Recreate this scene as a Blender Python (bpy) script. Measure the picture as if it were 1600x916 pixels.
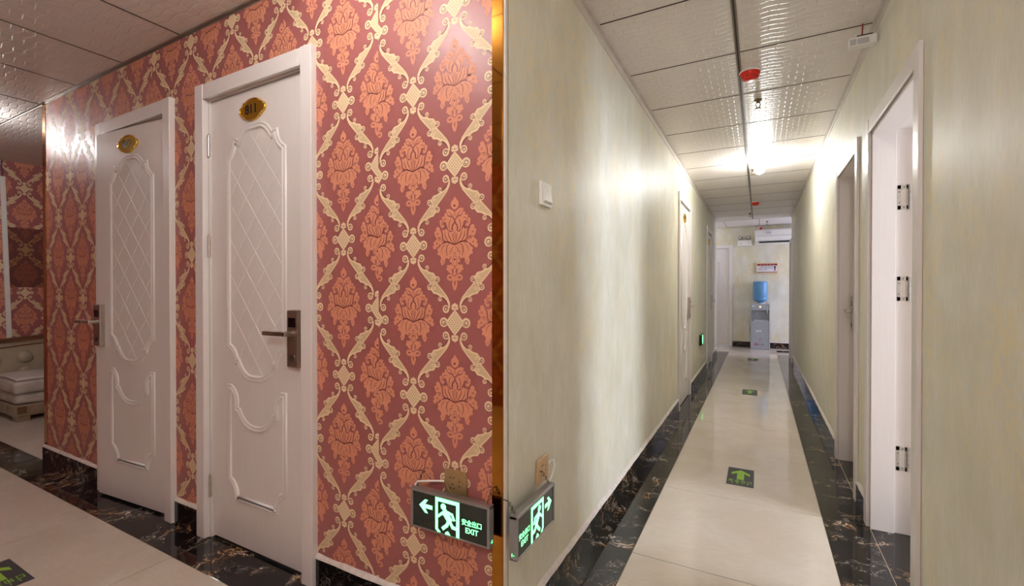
import bpy, bmesh, math, random
from mathutils import Vector, Matrix
from mathutils.geometry import tessellate_polygon
PI = math.pi
rnd = random.Random(7)
for o in list(bpy.data.objects): bpy.data.objects.remove(o, do_unlink=True)
scn = bpy.context.scene
COL = scn.collection

# ------------------------------------------------------------------ camera, world, light, exposure
H = 1.18                                   # eye height
cd = bpy.data.cameras.new('camera'); cam = bpy.data.objects.new('camera', cd); COL.objects.link(cam)
cd.sensor_width = 36.0; cd.lens = 36.0 * 717.0 / 1600.0; cd.clip_start = 0.02; cd.clip_end = 60
cam.location = (0, 0, H)
cam.rotation_euler = (PI / 2 - math.radians(0.40), 0, math.radians(28.296))
scn.camera = cam
scn.cycles.diffuse_bounces = 6
w = bpy.data.worlds.new('world'); scn.world = w; w.use_nodes = True
w.node_tree.nodes['Background'].inputs[0].default_value = (0.75, 0.85, 1.0, 1)
w.node_tree.nodes['Background'].inputs[1].default_value = 0.35
vs = scn.view_settings
vs.view_transform = 'Standard'; vs.look = 'None'; vs.gamma = 1.0; vs.use_curve_mapping = False
vs.exposure = 1.08

def area(name, loc, rot, sx, sy, power, col):
    l = bpy.data.lights.new(name, 'AREA'); l.shape = 'RECTANGLE'; l.size = sx; l.size_y = sy
    l.energy = power; l.color = col
    o = bpy.data.objects.new(name, l); COL.objects.link(o); o.location = loc; o.rotation_euler = rot
    return o
# daylight entering through the windows the place has (room behind the open door, lobby at the corridor end)
area('daylight_bedroom', (2.86, 2.25, 1.45), (0, PI / 2, 0), 1.3, 0.8, 42, (0.82, 0.88, 1.0))
area('daylight_lobby', (2.36, 9.9, 1.5), (0, PI / 2, 0), 1.3, 1.0, 24, (0.66, 0.70, 1.0))
LAMPS = [  # ceiling bulbs: x, y, emission, colour
    (0.0, 5.05, 200, (0.99, 1.0, 0.98)),
    (-1.22, 0.66, 86, (1.0, 0.985, 0.945)),
    (-4.85, 0.93, 95, (1.0, 0.97, 0.96)),
    (0.05, -0.75, 335, (0.98, 1.0, 1.0)),
    (-1.45, 9.9, 70, (0.92, 0.92, 1.0)),  # added fill bulb, out of view, lifts the ambient light in the lobby
]

# ------------------------------------------------------------------ helpers
def s2l(c):
    return tuple(((v / 255.0) / 12.92 if v / 255.0 <= 0.04045 else ((v / 255.0 + 0.055) / 1.055) ** 2.4) for v in c)

class NT:
    def __init__(s, name):
        s.m = bpy.data.materials.new(name); s.m.use_nodes = True
        s.t = s.m.node_tree; s.b = s.t.nodes['Principled BSDF']
    def n(s, typ, **kw):
        nd = s.t.nodes.new(typ)
        for k, v in kw.items():
            if k.startswith('_'): setattr(nd, k[1:], v)
            else: nd.inputs[k.replace('__', ' ')].default_value = v
        return nd
    def l(s, a, b): s.t.links.new(a, b)
    def coord(s, scale=(1, 1, 1), out='Object', rot=(0, 0, 0)):
        tc = s.n('ShaderNodeTexCoord'); mp = s.n('ShaderNodeMapping')
        mp.inputs['Scale'].default_value = scale; mp.inputs['Rotation'].default_value = rot
        s.l(tc.outputs[out], mp.inputs['Vector']); return mp.outputs[0]
    def pos(s, scale=(1, 1, 1)):
        g = s.n('ShaderNodeNewGeometry'); mp = s.n('ShaderNodeMapping'); mp.inputs['Scale'].default_value = scale
        s.l(g.outputs['Position'], mp.inputs['Vector']); return mp.outputs[0]
    def noise(s, vec, scale, detail=3, rough=0.5, dist=0.0):
        nd = s.n('ShaderNodeTexNoise'); nd.inputs['Scale'].default_value = scale; nd.inputs['Detail'].default_value = detail
        nd.inputs['Roughness'].default_value = rough; nd.inputs['Distortion'].default_value = dist
        s.l(vec, nd.inputs['Vector']); return nd.outputs['Fac']
    def ramp(s, fac, stops):
        r = s.n('ShaderNodeValToRGB'); e = r.color_ramp.elements
        while len(e) < len(stops): e.new(0.5)
        for i, (p, c) in enumerate(stops):
            e[i].position = p; e[i].color = (*c, 1) if len(c) == 3 else c
        s.l(fac, r.inputs[0]); return r.outputs[0]
    def math(s, op, a, b=None):
        m = s.n('ShaderNodeMath', _operation=op)
        for i, v in enumerate((a, b)):
            if v is None: continue
            if isinstance(v, (int, float)): m.inputs[i].default_value = v
            else: s.l(v, m.inputs[i])
        return m.outputs[0]
    def mix(s, fac, a, b):
        m = s.n('ShaderNodeMix', _data_type='RGBA')
        for sock, v in ((m.inputs[0], fac), (m.inputs[6], a), (m.inputs[7], b)):
            if isinstance(v, (int, float)): sock.default_value = v
            elif isinstance(v, tuple): sock.default_value = (*v, 1)
            else: s.l(v, sock)
        return m.outputs[2]
    def bump(s, h, strength=0.2, dist=0.01):
        b = s.n('ShaderNodeBump'); b.inputs['Strength'].default_value = strength; b.inputs['Distance'].default_value = dist
        s.l(h, b.inputs['Height']); s.l(b.outputs[0], s.b.inputs['Normal'])
    def set(s, **kw):
        for k, v in kw.items():
            sock = s.b.inputs[{'col': 'Base Color', 'rough': 'Roughness', 'metal': 'Metallic', 'spec': 'Specular IOR Level',
                               'coat': 'Coat Weight', 'coatr': 'Coat Roughness', 'alpha': 'Alpha', 'trans': 'Transmission Weight', 'ior': 'IOR'}[k]]
            if isinstance(v, tuple): sock.default_value = (*v, 1)
            elif isinstance(v, (int, float)): sock.default_value = v
            else: s.l(v, sock)
        return s

MATS = {}
def simple(name, rgb, rough=0.5, metal=0.0, spec=0.5, var=0.06, vscale=14, bump=0.0, coat=0.0):
    t = NT(name); c = s2l(rgb); v = t.pos()
    f = t.noise(v, vscale, 3)
    t.set(col=t.ramp(f, [(0.3, tuple(x * (1 - var) for x in c)), (0.7, tuple(min(1, x * (1 + var)) for x in c))]), rough=rough, metal=metal, spec=spec, coat=coat)
    if bump: t.bump(t.noise(v, vscale * 12, 2), bump, 0.002)
    MATS[name] = t.m; return t.m
def emit(name, rgb, strength):
    t = NT(name); c = s2l(rgb); t.set(col=c, rough=0.4)
    t.b.inputs['Emission Color'].default_value = (*c, 1); t.b.inputs['Emission Strength'].default_value = strength
    MATS[name] = t.m; return t.m

# -- surfaces
def mat_beige():
    t = NT('beige_tile'); v = t.pos()
    a = t.noise(v, 2.2, 5, 0.6, 1.2); b = t.noise(t.pos((9, 30, 9)), 2.0, 4, 0.6, 0.4)
    c = t.mix(t.ramp(a, [(0.35, (0, 0, 0)), (0.7, (1, 1, 1))]), s2l((206, 194, 178)), s2l((218, 208, 196)))
    c = t.mix(t.math('MULTIPLY', t.ramp(b, [(0.45, (0, 0, 0)), (0.75, (1, 1, 1))]), 0.35), c, s2l((196, 180, 160)))
    t.set(col=c, rough=0.07, spec=0.45); MATS['beige'] = t.m
def mat_marble():
    t = NT('black_marble'); v = t.pos((1, 1, 1))
    n1 = t.noise(v, 4.6, 10, 0.68, 1.0); n2 = t.noise(v, 11.0, 9, 0.7, 1.4); m = t.noise(v, 4.2, 4, 0.6, 0.8)
    mask = t.ramp(m, [(0.475, (0, 0, 0)), (0.56, (1, 1, 1))])
    v1 = t.ramp(t.math('ABSOLUTE', t.math('SUBTRACT', n1, 0.5)), [(0.0, (1, 1, 1)), (0.0045, (1, 1, 1)), (0.0085, (0, 0, 0))])
    v2 = t.ramp(t.math('ABSOLUTE', t.math('SUBTRACT', n2, 0.5)), [(0.0, (0.6, 0.6, 0.6)), (0.007, (0, 0, 0))])
    vein = t.math('MULTIPLY', t.math('MAXIMUM', v1, v2), mask)
    vc = t.mix(t.ramp(t.noise(v, 6.0, 2), [(0.42, (0, 0, 0)), (0.58, (1, 1, 1))]), s2l((196, 150, 100)), s2l((226, 212, 196)))
    base = t.mix(t.ramp(n2, [(0.4, (0, 0, 0)), (0.8, (1, 1, 1))]), s2l((16, 15, 17)), s2l((38, 33, 32)))
    t.set(col=t.mix(vein, base, vc), rough=0.06, spec=0.5); MATS['marble'] = t.m
def mat_pale(name='pale', k=1.0, far=False):
    t = NT(name + '_wallpaper'); 
    st = t.noise(t.pos((120, 120, 9)), 2.0, 4, 0.65); st2 = t.noise(t.pos((3, 3, 1.6)), 2.6, 5, 0.6)
    fl = t.noise(t.pos((1.6, 1.6, 1.0)), 2.2, 2, 0.5, 0.3)
    fd = t.noise(t.pos((1, 1, 0.7)), 20.0, 7, 0.75, 1.8)
    c = t.mix(t.ramp(st2, [(0.35, (0, 0, 0)), (0.68, (1, 1, 1))]), s2l((214, 208, 190)), s2l((230, 227, 215)))
    c = t.mix(t.math('MULTIPLY', t.ramp(st, [(0.4, (0, 0, 0)), (0.66, (1, 1, 1))]), 0.6), c, s2l((202, 203, 188)))
    g = t.math('MULTIPLY', t.ramp(fl, [(0.46, (0, 0, 0)), (0.60, (1, 1, 1))]), t.ramp(fd, [(0.47, (0, 0, 0)), (0.56, (1, 1, 1))]))
    c = t.mix(t.math('MULTIPLY', g, 0.62 if not far else 0.9), c, s2l((231, 215, 172) if not far else (220, 204, 158)))
    t.set(col=c, rough=0.48, spec=0.32)
    t.bump(t.math('ADD', st, t.math('MULTIPLY', g, 0.6)), 0.12, 0.002); MATS[name] = t.m
def mat_ceiling():
    t = NT('ceiling_tile_film')
    br = t.n('ShaderNodeTexBrick'); br.offset = 0.5
    g = t.n('ShaderNodeNewGeometry')
    wv = t.n('ShaderNodeTexWave'); wv.inputs['Scale'].default_value = 5.2; wv.inputs['Distortion'].default_value = 1.0
    wv.bands_direction = 'Y'; t.l(g.outputs['Position'], wv.inputs['Vector'])
    sep = t.n('ShaderNodeSeparateXYZ'); t.l(g.outputs['Position'], sep.inputs[0])
    cmb = t.n('ShaderNodeCombineXYZ'); t.l(sep.outputs['X'], cmb.inputs['X'])
    t.l(t.math('ADD', sep.outputs['Y'], t.math('MULTIPLY', t.math('SINE', t.math('MULTIPLY', sep.outputs['X'], 42.0)), 0.006)), cmb.inputs['Y'])
    t.l(cmb.outputs[0], br.inputs['Vector'])
    br.inputs['Scale'].default_value = 1.0; br.inputs['Brick Width'].default_value = 0.074; br.inputs['Row Height'].default_value = 0.042
    br.inputs['Mortar Size'].default_value = 0.006; br.inputs['Mortar Smooth'].default_value = 1.0
    br.inputs['Color1'].default_value = (1, 1, 1, 1); br.inputs['Color2'].default_value = (.8, .8, .8, 1); br.inputs['Mortar'].default_value = (0, 0, 0, 1)
    c = t.mix(t.noise(t.pos(), 9, 3), s2l((220, 212, 206)), s2l((228, 221, 216)))
    c = t.mix(t.math('MULTIPLY', br.outputs['Fac'], 0.12), c, s2l((228, 222, 214)))
    t.set(col=c, rough=0.36, spec=0.42)
    t.bump(br.outputs['Color'], 0.65, 0.003); MATS['ceil'] = t.m
def mat_door():
    t = NT('door_white'); gr = t.noise(t.pos((60, 60, 3)), 3.0, 4, 0.6)
    t.set(col=t.mix(gr, s2l((218, 211, 209)), s2l((228, 222, 220))), rough=0.3, spec=0.5)
    t.bump(gr, 0.05, 0.002); MATS['door'] = t.m
def mat_wood():
    t = NT('dark_wood'); gr = t.noise(t.pos((3, 3, 40)), 3.0, 4, 0.6)
    t.set(col=t.mix(gr, s2l((88, 56, 34)), s2l((120, 82, 50))), rough=0.4); MATS['wood'] = t.m
def mat_satin(name, rgb, rough, var, spec=0.5):
    t = NT(name); v = t.pos((1, 1, 1)); f = t.noise(v, 260, 2); g = t.noise(v, 3, 2); c = s2l(rgb)
    cc = t.mix(f, tuple(x * (1 - var) for x in c), tuple(min(1, x * (1 + var)) for x in c))
    t.set(col=cc, rough=rough, spec=spec); t.bump(f, 0.12, 0.001); MATS[name] = t.m
mat_beige(); mat_marble(); mat_pale(); mat_pale('pale_far', far=True); mat_ceiling(); mat_door(); mat_wood()
mat_satin('wp_base', (160, 93, 90), 0.42, 0.10, 0.65)
mat_satin('wp_salmon', (212, 141, 112), 0.52, 0.08)
mat_satin('wp_cream', (229, 205, 166), 0.5, 0.06)
mat_satin('wp_tan', (208, 182, 144), 0.5, 0.10)
mat_satin('wp_vein', (122, 62, 58), 0.5, 0.08)
mat_satin('patch_base', (104, 54, 48), 0.5, 0.10); mat_satin('patch_salmon', (132, 72, 52), 0.5, 0.1); mat_satin('patch_cream', (162, 122, 80), 0.5, 0.1)
simple('grout', (66, 55, 46), 0.7); simple('grout_light', (196, 176, 148), 0.6); simple('plaster', (214, 206, 196), 0.75, bump=0.15); simple('caulk', (216, 206, 200), 0.7, var=0.12, vscale=40, bump=0.4)
simple('tbar', (150, 140, 130), 0.3, 0.6); simple('tbar_gap', (52, 44, 38), 0.6); simple('angle_trim', (205, 196, 188), 0.4)
simple('gold', (178, 122, 50), 0.05, 1.0, var=0.04); simple('gold_plate', (232, 186, 62), 0.16, 1.0, var=0.06); simple('gold_rim', (246, 208, 96), 0.12, 1.0)
simple('steel', (198, 190, 182), 0.28, 1.0, var=0.05, vscale=60); simple('steel_brown', (150, 126, 110), 0.32, 0.75, var=0.05); simple('hinge_steel', (186, 180, 174), 0.38, 0.7, var=0.1, vscale=60); simple('steel_dark', (110, 100, 92), 0.35, 1.0)
simple('black', (18, 17, 17), 0.35); simple('glass_black', (12, 12, 13), 0.06); simple('white_plastic', (232, 230, 226), 0.3, var=0.02); simple('grey_plastic', (186, 186, 190), 0.35)
simple('alu', (170, 168, 170), 0.36, 0.9, var=0.05); simple('alu_end', (150, 152, 156), 0.4, 0.6)
simple('panel_dark', (34, 40, 36), 0.18); simple('brass_socket', (168, 142, 98), 0.3, 0.5, var=0.05, vscale=60); simple('cream_socket', (206, 170, 130), 0.35, var=0.05)
simple('red_plastic', (216, 38, 20), 0.4, var=0.05); simple('red_cable', (150, 32, 30), 0.5); simple('chain', (84, 76, 70), 0.4, 0.8)
simple('sticker_dark', (48, 47, 50), 0.4); simple('sticker_green', (140, 190, 36), 0.4); simple('label_red', (176, 90, 72), 0.5)
simple('leather', (176, 164, 140), 0.42, var=0.05); simple('sheet', (214, 206, 200), 0.6, var=0.05); simple('film', (200, 192, 182), 0.16, var=0.14, vscale=9, bump=0.5); simple('film_dark', (150, 132, 110), 0.22, var=0.2, vscale=9, bump=0.4)
simple('sprinkler', (120, 104, 78), 0.35, 0.8); simple('notice_cream', (226, 196, 158), 0.5); simple('notice_red', (120, 30, 48), 0.5); simple('notice_white', (226, 220, 224), 0.5); simple('notice_ink', (60, 44, 70), 0.5); simple('notice_orange', (220, 110, 70), 0.5)
simple('disp_grey', (172, 178, 188), 0.3, var=0.02); simple('disp_light', (206, 208, 214), 0.25); simple('flower_pink', (206, 120, 176), 0.4); simple('purple_cable', (90, 70, 110), 0.5)
emit('exit_green', (112, 255, 148), 1.8); emit('led_green', (80, 255, 120), 3.0); emit('led_amber', (255, 190, 90), 4.0); emit('led_red', (255, 60, 60), 3.0)
t = NT('bottle_blue'); t.set(col=s2l((120, 176, 222)), rough=0.12, trans=0.35, ior=1.33); MATS['bottle'] = t.m
t = NT('pane'); t.set(col=(0.9, 0.95, 1.0), rough=0.02, trans=1.0, ior=1.05); MATS['pane'] = t.m

class MB:
    def __init__(s): s.v = []; s.f = []; s.mi = []; s.sm = []; s.mats = []
    def mat(s, m):
        if m not in s.mats: s.mats.append(m)
        return s.mats.index(m)
    def add(s, vs, fs, m, smooth=False):
        o = len(s.v); k = s.mat(m); s.v += [tuple(p) for p in vs]
        for f in fs: s.f.append([i + o for i in f]); s.mi.append(k); s.sm.append(smooth)
        return s
    def box(s, a, b, m, bev=0.0):
        x0, y0, z0 = a; x1, y1, z1 = b
        if bev > 0:
            bm = bmesh.new(); bmesh.ops.create_cube(bm, size=1)
            for v in bm.verts: v.co = Vector(((x0 + x1) / 2 + v.co.x * (x1 - x0), (y0 + y1) / 2 + v.co.y * (y1 - y0), (z0 + z1) / 2 + v.co.z * (z1 - z0)))
            bmesh.ops.bevel(bm, geom=bm.edges[:], offset=bev, segments=2, profile=0.5, affect='EDGES')
            bm.verts.index_update(); s.add([v.co[:] for v in bm.verts], [[v.index for v in f.verts] for f in bm.faces], m); bm.free(); return s
        vs = [(x0, y0, z0), (x1, y0, z0), (x1, y1, z0), (x0, y1, z0), (x0, y0, z1), (x1, y0, z1), (x1, y1, z1), (x0, y1, z1)]
        return s.add(vs, [[0, 3, 2, 1], [4, 5, 6, 7], [0, 1, 5, 4], [1, 2, 6, 5], [2, 3, 7, 6], [3, 0, 4, 7]], m)
    def prism(s, poly, y0, y1, m, axis='y'):
        """polygon in (x,z) extruded from y0 to y1 (or in (x,y) extruded in z)"""
        n = len(poly); area2 = sum(poly[i][0] * poly[(i + 1) % n][1] - poly[(i + 1) % n][0] * poly[i][1] for i in range(n))
        if area2 < 0: poly = poly[::-1]
        P = (lambda p, h: (p[0], h, p[1])) if axis == 'y' else (lambda p, h: (p[0], p[1], h))
        vs = [P(p, y0) for p in poly] + [P(p, y1) for p in poly]
        tri = tessellate_polygon([[Vector((p[0], p[1], 0)) for p in poly]])
        fs = [list(t_) for t_ in tri] + [[i + n for i in t_][::-1] for t_ in tri] + [[i, (i + 1) % n, (i + 1) % n + n, i + n] for i in range(n)]
        return s.add(vs, fs, m)
    def tube(s, pts, r, m, n=8, caps=True):
        pts = [Vector(p) for p in pts]; vs = []; fs = []; prev = None
        for i, p in enumerate(pts):
            d = (pts[min(i + 1, len(pts) - 1)] - pts[max(i - 1, 0)]).normalized()
            a = d.orthogonal().normalized() if prev is None else (prev - d * prev.dot(d)).normalized()
            prev = a; b = d.cross(a); rr = r[i] if isinstance(r, (list, tuple)) else r
            vs += [p + (a * math.cos(2 * PI * k / n) + b * math.sin(2 * PI * k / n)) * rr for k in range(n)]
        for i in range(len(pts) - 1):
            fs += [[i * n + k, i * n + (k + 1) % n, (i + 1) * n + (k + 1) % n, (i + 1) * n + k] for k in range(n)]
        s.add(vs, fs, m, True)
        if caps: s.add(vs[:n], [list(range(n))[::-1]], m); s.add(vs[-n:], [list(range(n))], m)
        return s
    def lathe(s, prof, c, m, n=24, axis='z', smooth=True):
        vs = []; fs = []
        for (r, h) in prof:
            for k in range(n):
                a = 2 * PI * k / n; x, y = r * math.cos(a), r * math.sin(a)
                vs.append({'z': (c[0] + x, c[1] + y, c[2] + h), 'y': (c[0] + x, c[1] + h, c[2] + y), 'x': (c[0] + h, c[1] + x, c[2] + y)}[axis])
        for i in range(len(prof) - 1):
            fs += [[i * n + k, i * n + (k + 1) % n, (i + 1) * n + (k + 1) % n, (i + 1) * n + k] for k in range(n)]
        return s.add(vs, fs, m, smooth)
    def build(s, name, parent=None, loc=None, recalc=True):
        me = bpy.data.meshes.new(name); me.from_pydata(s.v, [], s.f)
        for m in s.mats: me.materials.append(MATS[m])
        me.polygons.foreach_set('material_index', s.mi); me.polygons.foreach_set('use_smooth', s.sm)
        if recalc:
            bm = bmesh.new(); bm.from_mesh(me); bmesh.ops.recalc_face_normals(bm, faces=bm.faces[:]); bm.to_mesh(me); bm.free()
        me.update()
        o = bpy.data.objects.new(name, me); COL.objects.link(o)
        if parent: o.parent = parent
        if loc: o.location = loc
        return o
def empty(name, loc=(0, 0, 0), rz=0.0, parent=None):
    o = bpy.data.objects.new(name, None); COL.objects.link(o); o.location = loc; o.rotation_euler = (0, 0, rz); o.empty_display_size = 0.1
    if parent: o.parent = parent
    return o
def tag(o, label, cat=None, group=None, kind=None):
    o['label'] = label
    if cat: o['category'] = cat
    if group: o['group'] = group
    if kind: o['kind'] = kind
    return o
def struct(o, label): o['kind'] = 'structure'; o['label'] = label; return o
def dup(o, name, parent, loc=None):
    c = o.copy(); c.name = name; COL.objects.link(c); c.parent = parent
    if loc is not None: c.location = loc
    return c
def copy_tree(o, parent=None):
    c = o.copy(); COL.objects.link(c); c.parent = parent
    for ch in [x for x in o.children]: copy_tree(ch, c)
    return c
def text_mesh(body, size, depth=0.0):
    """vertices/faces of a piece of lettering in the xy plane, centred"""
    cu = bpy.data.curves.new('t', 'FONT'); cu.body = body; cu.size = size; cu.align_x = 'CENTER'; cu.align_y = 'CENTER'; cu.resolution_u = 3
    cu.offset = size * 0.018
    to = bpy.data.objects.new('t', cu); COL.objects.link(to)
    dg = bpy.context.evaluated_depsgraph_get(); me = bpy.data.meshes.new_from_object(to.evaluated_get(dg))
    vs = [v.co[:] for v in me.vertices]; fs = [list(p.vertices) for p in me.polygons]
    bpy.data.objects.remove(to, do_unlink=True); bpy.data.meshes.remove(me); bpy.data.curves.remove(cu)
    return vs, fs
def add_text(mb, body, size, c, y, m, sx=1.0, bold=1.0):
    vs, fs = text_mesh(body, size)
    mb.add([(c[0] + v[0] * sx, y, c[1] + v[1]) for v in vs], fs, m)

# ------------------------------------------------------------------ main measures (metres)
WY = 1.240      # red wall surface (faces -y)
WX = -0.690     # corridor left wall surface (faces +x)
RX = 0.487      # right wall surface (faces -x)
CZ = 2.44       # ceiling
XL = -4.28      # left end of the red wall
YE = 9.2        # corridor walls end
YB = 10.62      # end wall
BACK = -1.55    # hall wall behind the camera
FARX = -6.47    # far red wall of the lounge on the left
BH = 0.122      # baseboard height
D811 = (-1.958, 0.70); D812 = (-3.012, 0.70)    # centre x, opening width
DTOP = 2.085; CASW = 0.062; CASY = 0.028

# ------------------------------------------------------------------ floor
floor = struct(empty('floor'), 'polished beige tiled floor edged with black marble borders')
fb = MB().box((-7.2, BACK - 0.1, -0.08), (4.2, YB + 0.2, -0.0126), 'grout'); fb.build('floor_bed', floor)
def bed(x0, x1, y0, y1, m): MB().box((x0, y0, -0.0124), (x1, y1, -0.0012), m).build('grout_bed', floor)
bed(-0.4985, 0.2905, 1.0675, 9.618, 'grout'); bed(-6.4, 0.2905, BACK, 1.0645, 'grout'); bed(WX, -0.5015, 1.0675, 9.618, 'grout_light'); bed(0.2935, RX + 0.24, BACK, 9.618, 'grout_light'); bed(-6.4, WX - 0.001, 1.0675, WY + 0.011, 'grout_light')
TS = 0.792
def tilebox(w_, d_, m): 
    g = 0.0014; return MB().box((g, g, -0.0011), (w_ - g, d_ - g, 0.0), m, 0.0004)
bt = None
def put_tile(x, y, w_, d_, m, cache={}):
    key = (round(w_, 4), round(d_, 4), m)
    nm = 'beige_tile' if m == 'beige' else 'marble_tile'
    if key not in cache: cache[key] = tilebox(w_, d_, m).build(nm, floor, (x, y, 0))
    else: dup(cache[key], nm, floor, (x, y, 0))
BX0, BX1 = -0.500, 0.292                      # corridor centre lane
yj = [1.272 + 0.0]                            # corridor joints
ys = [1.066] + [1.272 + TS * i for i in range(0, 11)]
ys = [y for y in ys if y < 9.6] + [9.62]
for a, b in zip(ys[:-1], ys[1:]):
    put_tile(BX0, a, BX1 - BX0, b - a, 'beige')
    put_tile(WX, a, BX0 - WX, b - a, 'marble')
    put_tile(BX1, a, RX - BX1, b - a, 'marble')
# hall in front of the red wall
xj = [-2.278 + TS * i for i in range(-6, 4)]
xj = [-6.48] + [x for x in xj if x > -6.45 and x < 0.25] + [BX1]
yr = [1.066 - TS * i for i in range(4)][::-1]; yr = [BACK] + [y for y in yr if y > BACK]
for a, b in zip(xj[:-1], xj[1:]):
    for c, d in zip(yr[:-1], yr[1:]): put_tile(a, c, b - a, d - c, 'beige')
    if b < WX: put_tile(a, 1.066, b - a, WY + 0.012 - 1.066, 'marble')
    elif a < WX: put_tile(a, 1.066, WX - a, WY + 0.012 - 1.066, 'marble')
for c, d in zip(yr[:-1], yr[1:]): put_tile(BX1, c, RX - BX1, d - c, 'marble')
# lounge beyond the left end, door thresholds, lobby at the end
for i in range(3):
    for j in range(4): put_tile(XL - TS * (i + 1), WY + 0.012 + TS * j, TS, TS, 'beige')
put_tile(RX, 2.07, 0.25, 0.79, 'marble'); put_tile(RX, 3.19, 0.25, 0.73, 'marble')
for i in range(5):
    put_tile(-2.5 + i * 1.0, 9.62, 1.0, YB - 9.62, 'beige')
for i in range(3):
    for j in range(4): put_tile(RX + 0.25 + 0.79 * i, 1.0 + 0.79 * j, 0.79, 0.79, 'beige')
put_tile(-2.5, 9.2, 1.81, 0.42, 'beige'); put_tile(RX, 9.2, 2.0, 0.42, 'beige')

# ------------------------------------------------------------------ ceiling
ceil = struct(empty('ceiling'), 'suspended ceiling of embossed off-white panels in a metal grid')
MB().box((-7.2, BACK - 0.1, CZ + 0.02), (4.2, YE, CZ + 0.07), 'plaster').build('ceiling_slab', ceil)
def put_ctile(x, y, w_, d_, z=CZ, cache={}):
    key = (round(w_, 3), round(d_, 3))
    if key not in cache:
        g = 0.0045; cache[key] = MB().box((g, g, 0), (w_ - g, d_ - g, 0.012), 'ceil', 0.002).build('ceiling_tile', ceil, (x, y, z))
    else: dup(cache[key], 'ceiling_tile', ceil, (x, y, z))
CS = 0.594
ty = [2.128 + CS * i for i in range(-1, 13)]
ty = [1.2365] + [y for y in ty if y > 1.3 and y < YE - 0.1] + [YE]
TX = -0.104
for a, b in zip(ty[:-1], ty[1:]):
    put_ctile(WX + 0.004, a, TX - WX - 0.004, b - a); put_ctile(TX, a, RX - 0.004 - TX, b - a)
hx = [-3.118 + CS * i for i in range(-6, 6)]; hx = [-6.47] + [x for x in hx if -6.3 < x < 0.3] + [RX - 0.004]
hy = [1.2365 - CS * i for i in range(5)][::-1]
hy = [BACK + 0.003] + [y for y in hy if y > BACK + 0.1]
for a, b in zip(hx[:-1], hx[1:]):
    for c, d in zip(hy[:-1], hy[1:]): put_ctile(a, c, b - a, d - c)
for i in range(4):
    for j in range(4): put_ctile(XL + 0.005 - CS * (i + 1), 1.24 + CS * j, CS, CS)
for x in [-2.4 + 1.2 * 0.5 * i for i in range(8)]:
    put_ctile(x, YE + 0.03, 0.6, 0.69, 2.48); put_ctile(x, YE + 0.72, 0.6, 0.69, 2.48)
MB().box((-2.6, YE + 0.02, 2.50), (2.6, YB + 0.1, 2.55), 'plaster').build('ceiling_slab', ceil)
MB().box((WX, YE, CZ - 0.004), (RX, YE + 0.03, 2.55), 'angle_trim').build('ceiling_step', ceil)
# grid bars
def bar(a, b):
    mb = MB(); x0, y0 = a; x1, y1 = b
    if abs(x1 - x0) < 1e-6: mb.box((x0 - 0.011, y0, CZ - 0.0035), (x0 + 0.011, y1, CZ + 0.016), 'tbar'); mb.box((x0 - 0.0035, y0, CZ - 0.005), (x0 + 0.0035, y1, CZ - 0.003), 'tbar_gap')
    else: mb.box((x0, y0 - 0.005, CZ + 0.001), (x1, y0 + 0.005, CZ + 0.016), 'tbar_gap'); mb.box((x0, y0 - 0.002, CZ - 0.001), (x1, y0 + 0.002, CZ + 0.002), 'tbar_gap')
    return mb.build('grid_bar', ceil)
bar((TX, 1.2), (TX, YE))
for y in ty[1:-1]: bar((WX + 0.004, y), (RX - 0.004, y))
for x in hx[1:-1]:
    mb = MB().box((x - 0.005, BACK, CZ + 0.001), (x + 0.005, 1.235, CZ + 0.016), 'tbar_gap'); mb.box((x - 0.0022, BACK, CZ - 0.001), (x + 0.0022, 1.235, CZ + 0.002), 'tbar_gap'); mb.build('grid_bar', ceil)
for y in hy[1:-1]: bar((-6.4, y), (RX - 0.004, y))
# edge angles
def trim(name, mb, label): struct(mb.build(name), label)
trim('trim_1', MB().box((WX, 1.26, CZ - 0.048), (WX + 0.004, YE, CZ - 0.001), 'angle_trim').box((WX, 1.26, CZ - 0.006), (WX + 0.02, YE, CZ - 0.001), 'angle_trim'), 'white metal ceiling edge strip above the switch wall')
trim('trim_2', MB().box((RX - 0.004, BACK, CZ - 0.03), (RX, YE, CZ - 0.001), 'angle_trim').box((RX - 0.02, BACK, CZ - 0.006), (RX, YE, CZ - 0.001), 'angle_trim'), 'white metal ceiling edge strip above the right wall')
trim('trim_3', MB().box((XL, WY - 0.018, CZ - 0.005), (-0.705, WY, CZ - 0.001), 'tbar').box((XL, WY - 0.003, CZ - 0.012), (-0.705, WY, CZ - 0.001), 'tbar'), 'thin ceiling edge strip above the red wall')

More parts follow.
